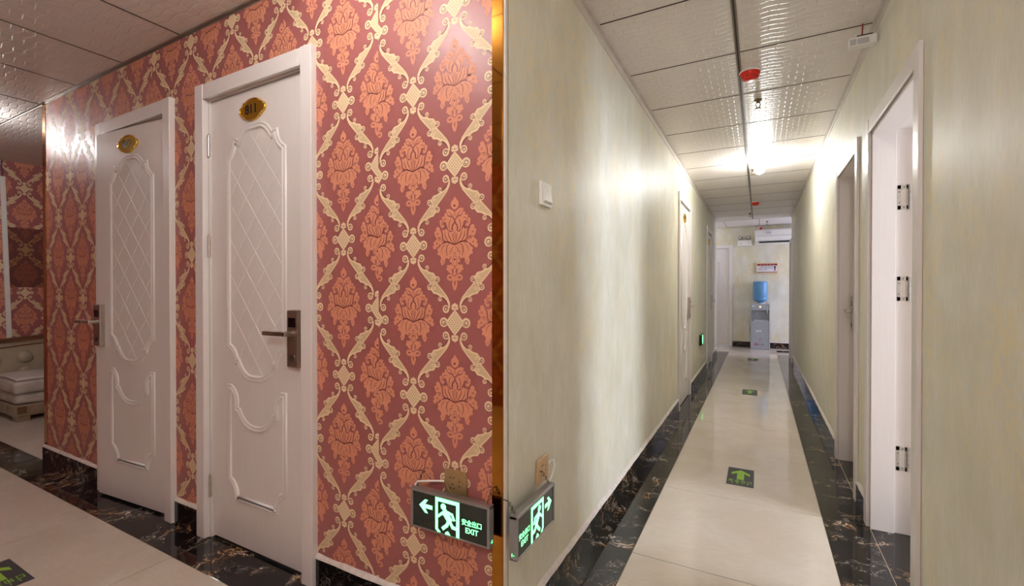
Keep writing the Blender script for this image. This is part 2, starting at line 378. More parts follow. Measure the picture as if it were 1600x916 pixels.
# ------------------------------------------------------------------ damask pattern
Q = 0.175; V = 0.52                           # column pitch, vertical period
PAT = []                                      # triangles: (layer, material, (p,p,p))
PCNT = [0]
def lift(layer):                              # overlapping shapes of one layer never lie in exactly the same plane
    PCNT[0] += 1; return layer + (PCNT[0] % 30) * 0.031
def poly(pts, m, layer):
    layer = lift(layer)
    for t_ in tessellate_polygon([[Vector((p[0], p[1], 0)) for p in pts]]): PAT.append((layer, m, [pts[i] for i in t_]))
def disc(c, r, m, layer, n=12, ry=None):
    poly([(c[0] + r * math.cos(2 * PI * k / n), c[1] + (ry or r) * math.sin(2 * PI * k / n)) for k in range(n)], m, layer)
def stroke(pts, wd, m, layer):
    layer = lift(layer); L = []; R_ = []
    for i, p in enumerate(pts):
        a = pts[max(0, i - 1)]; b = pts[min(len(pts) - 1, i + 1)]; dx, dy = b[0] - a[0], b[1] - a[1]; l = math.hypot(dx, dy) or 1
        k = wd / 2 * (1 if 0 < i < len(pts) - 1 else 0.45)
        L.append((p[0] - dy / l * k, p[1] + dx / l * k)); R_.append((p[0] + dy / l * k, p[1] - dx / l * k))
    for i in range(len(pts) - 1): PAT.append((layer, m, [L[i], R_[i], R_[i + 1]])); PAT.append((layer, m, [L[i], R_[i + 1], L[i + 1]]))
def spiral(c, r, a0, sgn, m, layer, wd, turns=1.35):
    stroke([(c[0] + r * (1 - 0.62 * k / 14) * math.cos(a0 + sgn * turns * 2 * PI * k / 14), c[1] + r * (1 - 0.62 * k / 14) * math.sin(a0 + sgn * turns * 2 * PI * k / 14)) for k in range(15)], wd, m, layer)
def both(fn):
    fn(1); fn(-1)
# medallion, centred on (0,0); traced half in a 515x916 grid
def zc(x, y, s=1):
    yy = y - 0.09 * (235 - x); return (-s * (235 - x) * 0.000430, -(yy - 482) * 0.000366)
MED = {
 'bud': [(235, 60), (217, 90), (201, 110), (198, 140), (210, 165), (235, 180)],
 'crown': [(235, 198), (215, 184), (188, 170), (153, 178), (160, 205), (173, 230), (205, 232), (235, 258)],
 'scroll': [(228, 270), (205, 248), (180, 243), (150, 216), (139, 242), (120, 262), (98, 285), (94, 318), (112, 347), (136, 338), (134, 314), (120, 318), (126, 292), (150, 288), (160, 322), (176, 362), (210, 372), (207, 330), (222, 300)],
 'flowers': [(74, 350), (52, 380), (54, 430), (62, 446), (44, 480), (44, 520), (86, 500), (115, 490), (126, 465), (115, 430), (108, 385), (94, 358)],
 'cup': [(235, 300), (217, 330), (218, 372), (195, 384), (165, 362), (140, 362), (120, 382), (118, 430), (142, 458), (235, 490)],
 'leaf': [(235, 497), (190, 472), (150, 480), (105, 500), (79, 540), (80, 577), (97, 602), (108, 618), (96, 655), (118, 676), (140, 662), (146, 625), (152, 600), (175, 613), (196, 602), (228, 570), (235, 562)],
 'bell': [(235, 572), (206, 588), (195, 620), (200, 652), (220, 676), (235, 684)],
 'loop': [(235, 694), (206, 668), (182, 680), (165, 718), (180, 746), (215, 757), (235, 770)],
 'drop': [(235, 768), (215, 810), (209, 850), (221, 890), (235, 906)]}
for k, p in MED.items():
    both(lambda s: poly([zc(x, y, s) for x, y in p], 'wp_salmon', 1))
both(lambda s: disc(zc(194, 790, s), 0.0150, 'wp_salmon', 1, 12, 0.0112))
for cx, cy, rp in ((70, 396, 0.0072), (90, 448, 0.0056), (62, 490, 0.0070), (74, 356, 0.0046), (44, 522, 0.0044)):
    def petals(s):
        c = zc(cx, cy, s)
        for k in range(5): disc((c[0] + rp * 1.05 * math.cos(2 * PI * k / 5 + 0.3), c[1] + rp * 1.05 * math.sin(2 * PI * k / 5 + 0.3)), rp * 0.86, 'wp_salmon', 1, 8)
    both(petals)
for cx, cy, rp in ((150, 222, .0055), (128, 254, .0058), (104, 290, .0062), (84, 545, .0062), (84, 580, .006), (158, 606, .0052), (178, 612, .005), (118, 668, .0062), (130, 372, .006), (150, 362, .0055), (166, 716, .005), (172, 690, .005), (196, 640, .005)):
    both(lambda s: disc(zc(cx, cy, s), rp, 'wp_salmon', 1, 8))
VW = 0.0025
def vein(pts, wd=VW): both(lambda s: stroke([zc(x, y, s) for x, y in pts], wd, 'wp_vein', 2))
vein([(235, 488), (222, 440), (212, 390)]); vein([(232, 488), (200, 455), (178, 410), (172, 375)]); vein([(228, 486), (170, 465), (145, 420), (142, 375)])
vein([(236, 430), (224, 395), (236, 372)], 0.0016); vein([(235, 497), (190, 478), (150, 470), (120, 478)], 0.0026)
vein([(186, 484), (162, 510), (156, 555), (166, 598)]); vein([(150, 492), (118, 520), (104, 570)], 0.0017); vein([(226, 512), (205, 530), (200, 560)], 0.0018); vein([(215, 545), (190, 560), (188, 585)], 0.0016)
vein([(218, 372), (206, 352), (212, 320), (226, 296)]); vein([(205, 262), (186, 285), (180, 330), (190, 372)], 0.0020); vein([(160, 262), (142, 262), (118, 284), (112, 312), (124, 322)], 0.0018)
vein([(225, 244), (200, 214), (172, 194)], 0.0018); vein([(234, 196), (231, 238)], 0.0016); vein([(160, 330), (148, 352), (122, 372)], 0.0024); vein([(118, 378), (122, 430), (112, 470)], 0.0026)
vein([(60, 440), (92, 432), (112, 440)], 0.0018); vein([(234, 585), (214, 620), (222, 668)], 0.0016); vein([(234, 692), (222, 712), (200, 722)], 0.002)
vein([(118, 640), (126, 654), (116, 662)], 0.0018)
for cx, cy in ((70, 400), (90, 450), (66, 490)):
    def star(s):
        for k in range(5):
            a = 2 * PI * k / 5; c = zc(cx, cy, s); stroke([c, (c[0] + 0.0058 * math.cos(a), c[1] + 0.0058 * math.sin(a))], 0.0019, 'wp_vein', 2)
    both(star)
both(lambda s: disc(zc(218, 734, s), 0.0036, 'wp_base', 2, 8, 0.0075)); both(lambda s: disc(zc(192, 790, s), 0.0068, 'wp_base', 2, 8, 0.0036))
poly([zc(235, 806), zc(226, 835), zc(235, 868), zc(244, 834)], 'wp_base', 2)
disc(zc(233, 142), 0.0042, 'wp_vein', 2, 6); disc(zc(235, 624), 0.0036, 'wp_vein', 2, 6)
PM = PAT; PAT = []
# clasp (woven knot) centred on (0,0) and the two ribbons below it
for i in range(-3, 4):
    for j in range(-3, 4):
        if abs(i) == 3 and abs(j) == 3: continue
        disc(((i - j) * 0.0052, (i + j) * 0.0060), 0.0062, 'wp_cream', 1, 8)
for i in range(-3, 3):
    for j in range(-3, 3):
        disc(((i - j) * 0.0052, (i + j + 1) * 0.0060), 0.0017, 'wp_vein', 2, 5)
both(lambda s: disc((s * 0.0445, 0), 0.0165, 'wp_cream', 1, 14)); both(lambda s: spiral((s * 0.0445, 0), 0.0118, PI if s > 0 else 0, s, 'wp_vein', 2, 0.0026))
both(lambda s: poly([(s * 0.022, 0.006), (s * 0.034, 0.004), (s * 0.034, -0.004), (s * 0.022, -0.006)], 'wp_cream', 1))
for sz in (1, -1):
    for k in range(5):
        a = PI / 2 * sz + (k - 2) * 0.95; disc((0.0085 * math.cos(a), sz * 0.050 + 0.0085 * math.sin(a)), 0.0062, 'wp_cream', 1, 8)
    disc((0, sz * 0.050), 0.008, 'wp_cream', 1, 8); disc((0, sz * 0.050), 0.0026, 'wp_vein', 2, 6); disc((0, sz * 0.038), 0.005, 'wp_cream', 1, 6)
    both(lambda s: disc((s * 0.008, sz * 0.050), 0.0014, 'wp_vein', 2, 5))
MID = (Q / 2, -V / 4)
LOW = [(.019, -.048), (.0195, -.066), (.030, -.086), (.050, -.108), (.068, -.126), (.0785, -.1385)]
UPP = [(.0965, -.1215), (.0985, -.108), (.088, -.095), (.072, -.092), (.058, -.084), (.046, -.083), (.034, -.073), (.027, -.061), (.0245, -.048)]
def half(s, rot):
    def T(p):
        if rot: p = (2 * MID[0] - p[0], 2 * MID[1] - p[1])
        return (s * p[0], p[1])
    poly([T(p) for p in LOW + UPP], 'wp_cream', 1)
    ins = [(.030, -.079), (.050, -.102), (.068, -.120), (.082, -.132), (.092, -.120), (.092, -.109), (.083, -.100), (.068, -.097), (.055, -.090), (.044, -.088)]
    poly([T(p) for p in ins], 'wp_tan', 2)
    c = T((.083, -.111)); spiral(c, 0.0058, 0, 1, 'wp_cream', 3, 0.0026, 1.1)
    for k in range(3): stroke([T((.045 + .012 * k, -.0935 - .012 * k)), T((.055 + .011 * k, -.096 - .010 * k))], 0.0013, 'wp_cream', 3)
    for (cx_, cy_, r) in ((.036, -.044, .0135), (.0605, -.077, .0078), (.1035, -.117, .0108)):
        disc(T((cx_, cy_)), r, 'wp_cream', 1, 12)
        spiral(T((cx_, cy_)), r * 0.66, (PI if not rot else 0) if s > 0 else (0 if not rot else PI), s, 'wp_vein', 2, r * 0.2)
    stroke([T((.0295, -.058)), T((.034, -.068)), T((.044, -.078)), T((.054, -.080))], 0.0026, 'wp_vein', 2)
    stroke([T((.090, -.1265)), T((.0955, -.126)), T((.096, -.118))], 0.002, 'wp_vein', 2)
for s in (1, -1):
    for rot in (0, 1): half(s, rot)
PC = PAT
def clip_tri(tri, x0, x1, z0, z1):
    P = tri
    for ax, lim, sg in ((0, x0, 1), (0, x1, -1), (1, z0, 1), (1, z1, -1)):
        out = []; n = len(P)
        for i in range(n):
            a, b = P[i], P[(i + 1) % n]; da = sg * (a[ax] - lim); db = sg * (b[ax] - lim)
            if da >= 0: out.append(a)
            if (da >= 0) != (db >= 0):
                k = da / (da - db); out.append((a[0] + (b[0] - a[0]) * k, a[1] + (b[1] - a[1]) * k))
        P = out
        if len(P) < 3: return None
    return P
def damask_strip(x0, x1, rects, phase_x, phase_z, swap=None, lod=3):
    """wallpaper strip between x0 and x1 (wall-local), cut to the free rectangles; local frame: x right, z up, -y out"""
    mb = MB(); sw = swap or {}
    for (a0, a1, b0, b1) in rects:
        l, r = max(a0, x0), min(a1, x1)
        if r - l < 0.002: continue
        mb.add([(l, -0.0012, b0), (r, -0.0012, b0), (r, -0.0012, b1), (l, -0.0012, b1)], [[0, 1, 2, 3]], sw.get('wp_base', 'wp_base'))
        i0 = math.floor((l - phase_x) / Q) - 1; i1 = math.ceil((r - phase_x) / Q) + 1
        for i in range(i0, i1 + 1):
            cx = phase_x + i * Q
            for kind in (0, 1):
                off = (V / 2 if (i % 2) == 0 else 0) + (V / 2 if kind else 0)
                j0 = math.floor((b0 - phase_z - off) / V) - 1; j1 = math.ceil((b1 - phase_z - off) / V) + 1
                for j in range(j0, j1 + 1):
                    cz = phase_z + off + j * V
                    ex = 0.10 if kind == 0 else 0.18; ez = 0.17 if kind == 0 else 0.24
                    if cx + ex < l or cx - ex > r or cz + 0.17 < b0 or cz - ez > b1: continue
                    inside = cx - ex >= l and cx + ex <= r and cz - ez >= b0 and cz + 0.17 <= b1
                    for (layer, m, tri) in (PM if kind == 0 else PC):
                        if layer >= lod + 1: continue
                        p = [(q[0] + cx, q[1] + cz) for q in tri]
                        if not inside:
                            p = clip_tri(p, l, r, b0, b1)
                            if not p: continue
                        y = -0.0012 - 0.00035 * layer
                        mb.add([(q[0], y, q[1]) for q in p], [list(range(len(p)))], sw.get(m, m))
    return mb

# ------------------------------------------------------------------ walls
wl = struct(empty('wall_left', (0, WY, 0)), 'red damask papered hall wall holding doors 811 and 812')
o811 = (D811[0] - D811[1] / 2, D811[0] + D811[1] / 2); o812 = (D812[0] - D812[1] / 2, D812[0] + D812[1] / 2)
TH = 0.12
core = MB()
for a, b in ((XL, o812[0]), (o812[1], o811[0]), (o811[1], -0.695)): core.box((a, 0, 0), (b, TH, CZ + 0.05), 'plaster')
for o_ in (o811, o812): core.box((o_[0], 0, DTOP), (o_[1], TH, CZ + 0.05), 'plaster')
core.build('wall_core', wl)
hi, lo = CZ, BH + 0.004
e = 0.03
rects = [(XL + 0.046, o812[0] - e, lo, hi), (o812[0] - e, o812[1] + e, DTOP + e, hi), (o812[1] + e, o811[0] - e, lo, hi), (o811[0] - e, o811[1] + e, DTOP + e, hi), (o811[1] + e, -0.728, lo, hi)]
seams = [-0.728, -1.217, -1.748, -2.30, -2.838, -3.37, -3.90, XL]
px = [-0.88, -0.872, -0.884, -0.876, -0.88, -0.874, -0.88]
pz = [1.592 - V / 2, 1.592 - V / 2 + 0.041, 1.592 - V / 2 + 0.03, 1.592 - V / 2 + 0.02, 1.592 - V / 2 + 0.06, 1.592 - V / 2 + 0.05, 1.592 - V / 2 + 0.055]
# column 0 (x=-0.88) carries clasps at 1.592: medallion phase of even columns = pz + V/2 ... medallion at 1.334 -> off
for k in range(7):
    mb = damask_strip(seams[k + 1], seams[k], rects, px[k] - 0.0, pz[k] - V / 2)
    mb.build('wallpaper_strip', wl, recalc=False)
# corridor left wall (pale) with three doors
wc = struct(empty('wall_corridor_left', (WX, 0, 0), PI / 2), 'pale green-beige papered corridor wall with the light switch')
DC = [(5.10, 0.76), (7.80, 0.74)]
DCT = 2.07
core = MB(); xs = [1.258]
for c, w_ in DC: xs += [c - w_ / 2, c + w_ / 2]
xs.append(YE)
for i in range(0, len(xs), 2): core.box((xs[i], 0, 0), (xs[i + 1], TH, CZ + 0.05), 'pale')
for c, w_ in DC: core.box((c - w_ / 2, 0, DCT), (c + w_ / 2, TH, CZ + 0.05), 'pale')
core.build('wallpaper', wc)
# right wall: local x = -y
wr = struct(empty('wall_right', (RX, 0, 0), -PI / 2), 'pale green-beige papered wall on the right with deep white doorways')
DR = [((2.083 + 2.846) / 2, 2.846 - 2.083), ((3.197 + 3.88) / 2, 3.88 - 3.197), (8.95, 0.5)]
DRT = 1.965
TR = 0.20
core = MB(); xs = [BACK]
for c, w_ in DR: xs += [c - w_ / 2, c + w_ / 2]
xs.append(YE)
for i in range(0, len(xs), 2): core.box((-xs[i + 1], 0, 0), (-xs[i], TR, CZ + 0.05), 'pale')
for c, w_ in DR: core.box((-c - w_ / 2, 0, DRT), (-c + w_ / 2, TR, CZ + 0.05), 'pale')
core.build('wallpaper', wr)
# end wall
we = struct(empty('wall_end', (0, YB, 0)), 'pale floral papered wall closing the far end of the corridor')
DE = (-0.93, 0.76); DET = 2.06
MB().box((-2.6, 0, 0), (DE[0] - DE[1] / 2, TH, 2.55), 'pale_far').box((DE[0] + DE[1] / 2, 0, 0), (2.6, TH, 2.55), 'pale_far').box((DE[0] - DE[1] / 2, 0, DET), (DE[0] + DE[1] / 2, TH, 2.55), 'pale_far').build('wallpaper', we)
# lobby side walls and corridor-end returns, hall back wall, lounge walls
def plain(name, a, b, m, label): return struct(MB().box(a, b, m).build(name), label)
plain('wall_lobby_left', (-2.6, YE, 0), (-2.5, YB, 2.55), 'pale_far', 'pale side wall of the lobby past the corridor end')
plain('wall_lobby_front_left', (-2.6, YE - 0.12, 0), (WX - TH, YE, 2.55), 'pale_far', 'pale lobby wall behind the switch wall')
plain('wall_lobby_front_right', (RX + TR, YE - 0.12, 0), (2.6, YE, 2.55), 'pale_far', 'pale lobby wall behind the right corridor wall')
lw = struct(empty('wall_lobby_right'), 'pale lobby wall with a daylight window')
MB().box((2.5, YE, 0), (2.6, YB, 0.85), 'pale_far').box((2.5, YE, 2.15), (2.6, YB, 2.55), 'pale_far').box((2.5, YE, 0.85), (2.6, 9.4, 2.15), 'pale_far').box((2.5, 10.4, 0.85), (2.6, YB, 2.15), 'pale_far').build('wallpaper', lw)
wb = struct(empty('wall_back', (0, BACK, 0), PI), 'red damask papered hall wall facing doors 811 and 812')
MB().box((-RX - TR, 0, 0), (7.2, TH, CZ + 0.05), 'wp_base').build('wall_core', wb)
for k in range(6):
    damask_strip(0.1 + 0.53 * k, 0.63 + 0.53 * k, [(0.1, 4.2, lo, hi)], 0.1, 1.3, lod=2).build('wallpaper_strip', wb, recalc=False)
# lounge: red end return, far red wall
plain('wall_lounge_right', (XL, WY + TH, 0), (XL + 0.12, 4.3, CZ + 0.05), 'wp_base', 'red wall returning behind the gold corner strip at the lounge')
wf = struct(empty('wall_far_left', (FARX, 0, 0), PI / 2), 'far red damask wall of the lounge behind the bed headboard')
MB().box((BACK - 0.1, 0, 0), (4.3, TH, CZ + 0.05), 'wp_base').build('wall_core', wf)
damask_strip(1.40, 1.93, [(1.3, 2.6, lo, hi)], 1.735, 0.63, lod=2).build('wallpaper_strip', wf, recalc=False)
damask_strip(1.93, 2.46, [(1.3, 2.6, lo, hi)], 1.735, 0.64, lod=2).build('wallpaper_strip', wf, recalc=False)
damask_strip(0.87, 1.40, [(0.8, 2.6, lo, hi)], 1.735, 0.64, lod=2).build('wallpaper_strip', wf, recalc=False)
pt = damask_strip(1.60, 2.05, [(1.60, 2.05, 1.205, 1.795)], 1.74, 0.54, {'wp_base': 'patch_base', 'wp_salmon': 'patch_salmon', 'wp_cream': 'patch_cream', 'wp_tan': 'patch_salmon', 'wp_vein': 'patch_base'}, lod=2)
pt.v = [(x, y - 0.002, z) for x, y, z in pt.v]
pt.build('wallpaper_patch', wf, recalc=False)['label'] = 'darker rectangular wallpaper patch'
plain('wall_lounge_back', (FARX - 0.1, 4.2, 0), (XL, 4.3, CZ + 0.05), 'wp_base', 'red back wall of the lounge')
# room behind the open white doorway
rw = struct(empty('wall_bedroom'), 'white walls of the day-lit room behind the open doorway')
MB().box((RX + TR, 0.9, 0), (3.1, 1.0, CZ + 0.05), 'plaster').build('wall_panel', rw)
MB().box((RX + TR, 4.1, 0), (3.1, 4.2, CZ + 0.05), 'plaster').build('wall_panel', rw)
MB().box((3.0, 1.0, 0), (3.1, 4.1, 0.75), 'plaster').box((3.0, 1.0, 2.15), (3.1, 4.1, CZ + 0.05), 'plaster').box((3.0, 1.0, 0.75), (3.1, 1.80, 2.15), 'plaster').box((3.0, 2.70, 0.75), (3.1, 4.1, 2.15), 'plaster').build('wall_panel', rw)
def window(name, x, y0, y1, z0, z1, label):
    r = struct(empty(name, (x, 0, 0)), label); f = 0.045
    MB().box((-0.03, y0, z0), (0.03, y0 + f, z1), 'white_plastic').box((-0.03, y1 - f, z0), (0.03, y1, z1), 'white_plastic').box((-0.03, y0, z0), (0.03, y1, z0 + f), 'white_plastic').box((-0.03, y0, z1 - f), (0.03, y1, z1), 'white_plastic').box((-0.03, (y0 + y1) / 2 - 0.025, z0), (0.03, (y0 + y1) / 2 + 0.025, z1), 'white_plastic').build('window_frame', r)
    MB().box((-0.003, y0 + f, z0 + f), (0.003, (y0 + y1) / 2 - 0.025, z1 - f), 'pane').build('pane', r); MB().box((-0.003, (y0 + y1) / 2 + 0.025, z0 + f), (0.003, y1 - f, z1 - f), 'pane').build('pane', r)
window('window_1', 3.05, 1.80, 2.70, 0.75, 2.15, 'white framed window of the room behind the open doorway')
window('window_2', 2.55, 9.4, 10.4, 0.85, 2.15, 'white framed window lighting the end lobby')

# ------------------------------------------------------------------ baseboards (black marble, caulk line on top)
def baseboard(name, loc, rz, runs, label, tile=0.8, thick=0.012, start=0.0):
    r = struct(empty(name, loc, rz), label)
    for a, b in runs:
        n = 0; x = a
        cuts = [a] + [start + tile * k for k in range(-20, 30) if a + 0.04 < start + tile * k < b - 0.04] + [b]
        for c, d in zip(cuts[:-1], cuts[1:]):
            MB().box((c + 0.0006, -thick, 0.0003), (d - 0.0006, -0.0002, BH - 0.008), 'marble', 0.001).build('baseboard_tile', r)
        mb = MB(); k = max(2, int((b - a) / 0.05)); 
        top = []
        for i in range(k + 1):
            x = a + (b - a) * i / k; top.append((x, -thick - 0.002 + rnd.uniform(-.0015, .0015), BH - 0.0085, BH + rnd.uniform(0.004, 0.011)))
        vs = []; fs = []
        for (x, y, z0, z1) in top: vs += [(x, y, z0), (x, y + 0.003, z0 + 0.006), (x, -0.0015, z1), (x, -0.0002, z1), (x, -0.0002, z0)]
        for i in range(k): fs += [[i * 5 + j, i * 5 + j + 1, (i + 1) * 5 + j + 1, (i + 1) * 5 + j] for j in range(4)]
        mb.add(vs, fs, 'caulk'); mb.build('caulk_line', r)
    return r
cz_ = CASW - 0.002
baseboard('baseboard_left', (0, WY, 0), 0, [(XL - 0.012, o812[0] - cz_), (o812[1] + cz_, o811[0] - cz_), (o811[1] + cz_, -0.70)], 'black marble baseboard under the red wall', start=-1.52 + 0.0)
dl = [(c - w_ / 2 - cz_, c + w_ / 2 + cz_) for c, w_ in DC]
baseboard('baseboard_corridor_left', (WX, 0, 0), PI / 2, [(1.262, dl[0][0]), (dl[0][1], dl[1][0]), (dl[1][1], YE)], 'black marble baseboard under the switch wall', start=2.07)
dr = [(c - w_ / 2 - cz_, c + w_ / 2 + cz_) for c, w_ in DR]
baseboard('baseboard_right', (RX, 0, 0), -PI / 2, [(-dr[0][0], -BACK), (-dr[1][0], -dr[0][1]), (-dr[2][0], -dr[1][1])], 'black marble baseboard under the right wall', start=-2.07)
baseboard('baseboard_end', (0, YB, 0), 0, [(DE[0] + DE[1] / 2 + cz_, 2.5)], 'black marble baseboard under the far end wall', start=0.4)

# ------------------------------------------------------------------ gold corner strips
g = MB(); cx, cy = -0.7005, 1.2365
g.box((-0.737, WY - 0.0035, 0), (-0.7005, WY - 0.0005, CZ - 0.004), 'gold', 0.0004)
g.build('trim_4'); g = bpy.data.objects['trim_4']
g2 = MB().box((-0.7005, WY - 0.0035, 0), (-0.6975, WY + 0.018, CZ - 0.004), 'gold', 0.0004).box((-0.698, WY + 0.0145, 0), (WX, WY + 0.018, CZ - 0.004), 'gold')
tr = struct(empty('trim_5'), 'mirror-gold metal strip on the corner between red and pale walls')
g.name = 'gold_face'; g.parent = tr; g2.build('gold_face', tr); tr.name = 'trim_4'
tr = struct(empty('trim_5'), 'gold metal strip on the far left corner of the red wall')
MB().box((XL - 0.003, WY - 0.004, BH + 0.01), (XL + 0.048, WY - 0.0005, CZ - 0.004), 'gold', 0.0004).build('gold_face', tr)
MB().box((XL - 0.003, WY - 0.0005, BH + 0.01), (XL - 0.0001, WY + 0.03, CZ - 0.004), 'gold').build('gold_face', tr)
# wall body behind the corner strip
struct(MB().box((-0.6955, WY + 0.0005, 0), (-0.6902, 1.2578, CZ + 0.05), 'plaster').build('wall_corner'), 'plaster corner core behind the gold strip')

# ------------------------------------------------------------------ doors
def arc_pts(p0, p1, bulge, n=6):
    """curve from p0 to p1 bowed sideways by bulge (fraction of length)"""
    dx, dz = p1[0] - p0[0], p1[1] - p0[1]; out = []
    for i in range(1, n + 1):
        t_ = i / n; k = 4 * bulge * t_ * (1 - t_); out.append((p0[0] + dx * t_ - dz * k, p0[1] + dz * t_ + dx * k))
    return out
def upper_outline():
    R_ = [(0.0, 1.920)]
    R_ += arc_pts((0, 1.920), (0.122, 1.868), 0.16); R_ += [(0.128, 1.872), (0.160, 1.876)]
    R_ += arc_pts((0.160, 1.876), (0.214, 1.792), -0.17); R_ += [(0.214, 0.915)]
    R_ += arc_pts((0.214, 0.915), (0.150, 0.838), -0.2); R_ += [(0.132, 0.842)]
    R_ += arc_pts((0.132, 0.842), (0, 0.772), 0.16)
    return R_ + [(-x, z) for x, z in R_[::-1][1:-1]]
def lower_outline():
    R_ = [(0.0, 0.578)]
    R_ += arc_pts((0, 0.578), (0.112, 0.646), -0.16); R_ += [(0.126, 0.648)]
    R_ += arc_pts((0.126, 0.648), (0.166, 0.742), 0.17); R_ += [(0.178, 0.748), (0.213, 0.748), (0.213, 0.300)]
    R_ += arc_pts((0.212, 0.300), (0.152, 0.222), -0.2); R_ += [(0.150, 0.215)]
    return R_ + [(-x, z) for x, z in R_[::-1][:-1]]
def offset_poly(P, d):
    n = len(P); out = []
    ar = sum(P[i][0] * P[(i + 1) % n][1] - P[(i + 1) % n][0] * P[i][1] for i in range(n)); sg = 1 if ar > 0 else -1
    for i in range(n):
        a, b, c = P[i - 1], P[i], P[(i + 1) % n]
        n1 = Vector((-(b[1] - a[1]), b[0] - a[0])); n2 = Vector((-(c[1] - b[1]), c[0] - b[0]))
        n1 = n1.normalized() if n1.length > 1e-9 else n2.normalized(); n2 = n2.normalized() if n2.length > 1e-9 else n1
        m = n1 + n2
        if m.length < 0.3: m = n1
        else: m = m / max(m.length_squared / 2, 0.55)
        out.append((b[0] + sg * d * m.x, b[1] + sg * d * m.y))
    return out
def moulding(P, y):
    prof = [(0, 0.0005), (.003, -.0050), (.0065, -.0065), (.010, -.0050), (.0125, -.0020), (.016, -.0060), (.021, -.0088), (.026, -.0068), (.030, 0.0005)]
    mb = MB(); n = len(P); rings = [[(x, y + h, z) for x, z in offset_poly(P, d)] for d, h in prof]
    vs = [p for r in rings for p in r]; fs = []
    for i in range(len(prof) - 1): fs += [[i * n + k, i * n + (k + 1) % n, (i + 1) * n + (k + 1) % n, (i + 1) * n + k] for k in range(n)]
    return mb.add(vs, fs, 'door', True)
def inside(p, P):
    c = False; n = len(P)
    for i in range(n):
        a, b = P[i], P[(i + 1) % n]
        if (a[1] > p[1]) != (b[1] > p[1]) and p[0] < (b[0] - a[0]) * (p[1] - a[1]) / (b[1] - a[1]) + a[0]: c = not c
    return c
def lattice(P, y, slope=1.22, dz=0.162):
    mb = MB(); IP = offset_poly(P, 0.030)
    for sg in (1, -1):
        for k in range(-6, 20):
            z0 = 0.70 + dz * k; run = []
            for i in range(201):
                x = -0.22 + 0.44 * i / 200; z = z0 + sg * slope * x
                if inside((x, z), IP): run.append((x, z))
                elif run: break
            if len(run) < 4: continue
            a, b = Vector(run[0]), Vector(run[-1]); d = (b - a).normalized(); nn = Vector((-d.y, d.x)) * 0.0017
            vs = []
            for p in (a, b):
                q = p + nn; r = p - nn; vs += [(q.x, y + 0.0002, q.y), (p.x, y - 0.0012, p.y), (r.x, y + 0.0002, r.y)]
            mb.add(vs, [[0, 1, 4, 3], [1, 2, 5, 4]], 'door')
    return mb
UP, LOWP = upper_outline(), lower_outline()
def frame_parts(r, w_, top, depth, front=CASY, jambm='door', cw=CASW, rebate=True):
    """door casing and jambs; local frame x across, z up, -y out of the wall"""
    a, b = -w_ / 2, w_ / 2
    for s, e_ in ((a - cw, a + 0.004), (b - 0.004, b + cw)):
        MB().box((s, -front, 0.001), (e_, -0.0002, top + cw), 'door', 0.003).build('casing', r)
    MB().box((a + 0.0045, -front + 0.002, top - 0.004), (b - 0.0045, -0.0002, top + cw - 0.001), 'door', 0.003).build('casing_head', r)
    MB().box((a + 0.0045, -front + 0.0005, top - 0.010), (b - 0.0045, -front + 0.008, top + 0.004), 'door', 0.002).build('casing_lip', r)
    MB().box((a + 0.0002, 0.0, 0.001), (a + 0.012, depth, top - 0.0002), 'door').build('jamb', r)
    MB().box((b - 0.012, 0.0, 0.001), (b - 0.0002, depth, top - 0.0002), 'door').build('jamb', r)
    MB().box((a + 0.012, 0.0, top - 0.012), (b - 0.012, depth, top - 0.0002), 'door').build('jamb_head', r)
def leaf_parts(r, w_, top, y, th=0.04, panel=True, z0=0.012, sc=1.0):
    lf = MB().box((-w_ / 2, y, z0), (w_ / 2, y + th, top), 'door', 0.0025).build('door_leaf', r)
    if panel:
        k = top / 2.073 * sc
        U = [(x, z * k) for x, z in UP]; L = [(x, z * k) for x, z in LOWP]
        moulding(U, y).build('panel_moulding', lf); moulding(L, y).build('panel_moulding', lf); lattice(U, y).build('diamond_lattice', lf)
    return lf
def hinge(r, x, y, z, h=0.10):
    mb = MB()
    mb.tube([(x, y, z - h / 2), (x, y, z - h / 6 - .001)], 0.0065, 'steel', 10); mb.tube([(x, y, z - h / 6), (x, y, z + h / 6)], 0.0068, 'steel', 10); mb.tube([(x, y, z + h / 6 + .001), (x, y, z + h / 2)], 0.0065, 'steel', 10)
    mb.lathe([(0, 0), (.004, 0), (.005, .003), (.003, .008), (0, .009)], (x, y, z + h / 2), 'steel', 10)
    return mb.build('hinge', r)
def number_plate(r, x, z, y, digits):
    n = 56; P = []
    for i in range(n):
        a = 2 * PI * i / n; c, s = math.cos(a), math.sin(a)
        rr = 1 + 0.065 * math.cos(4 * a) - 0.02 * math.cos(8 * a)
        P.append((x + 0.089 * rr * c, z + 0.047 * rr * s))
    root = MB().prism(P, y - 0.005, y, 'gold_plate').build('number_plate', r)
    root['label'] = 'gold oval room number plate'
    mb = MB(); ring = [(p[0], y - 0.0055, p[1]) for p in offset_poly(P, 0.004)]; mb.tube(ring + [ring[0]], 0.0036, 'gold_rim', 6, False)
    mb.build('plate_rim', root)
    mb = MB()
    for sx in (1, -1):
        for sz in (1, -1):
            for d in (0, 1):
                c = (x + sx * (0.067 - 0.010 * d), y - 0.007, z + sz * (0.023 + 0.009 * d)); mb.lathe([(0, -.004), (.005, -.002), (.0062, .001), (.004, .003), (0, .004)], c, 'gold_rim', 10, 'y')
    mb.build('plate_ornament', root)
    if digits:
        mb = MB(); add_text(mb, digits, 0.056, (x - 0.008, z), y - 0.0056, 'black', 1.05); mb.build('number', root)
    return root
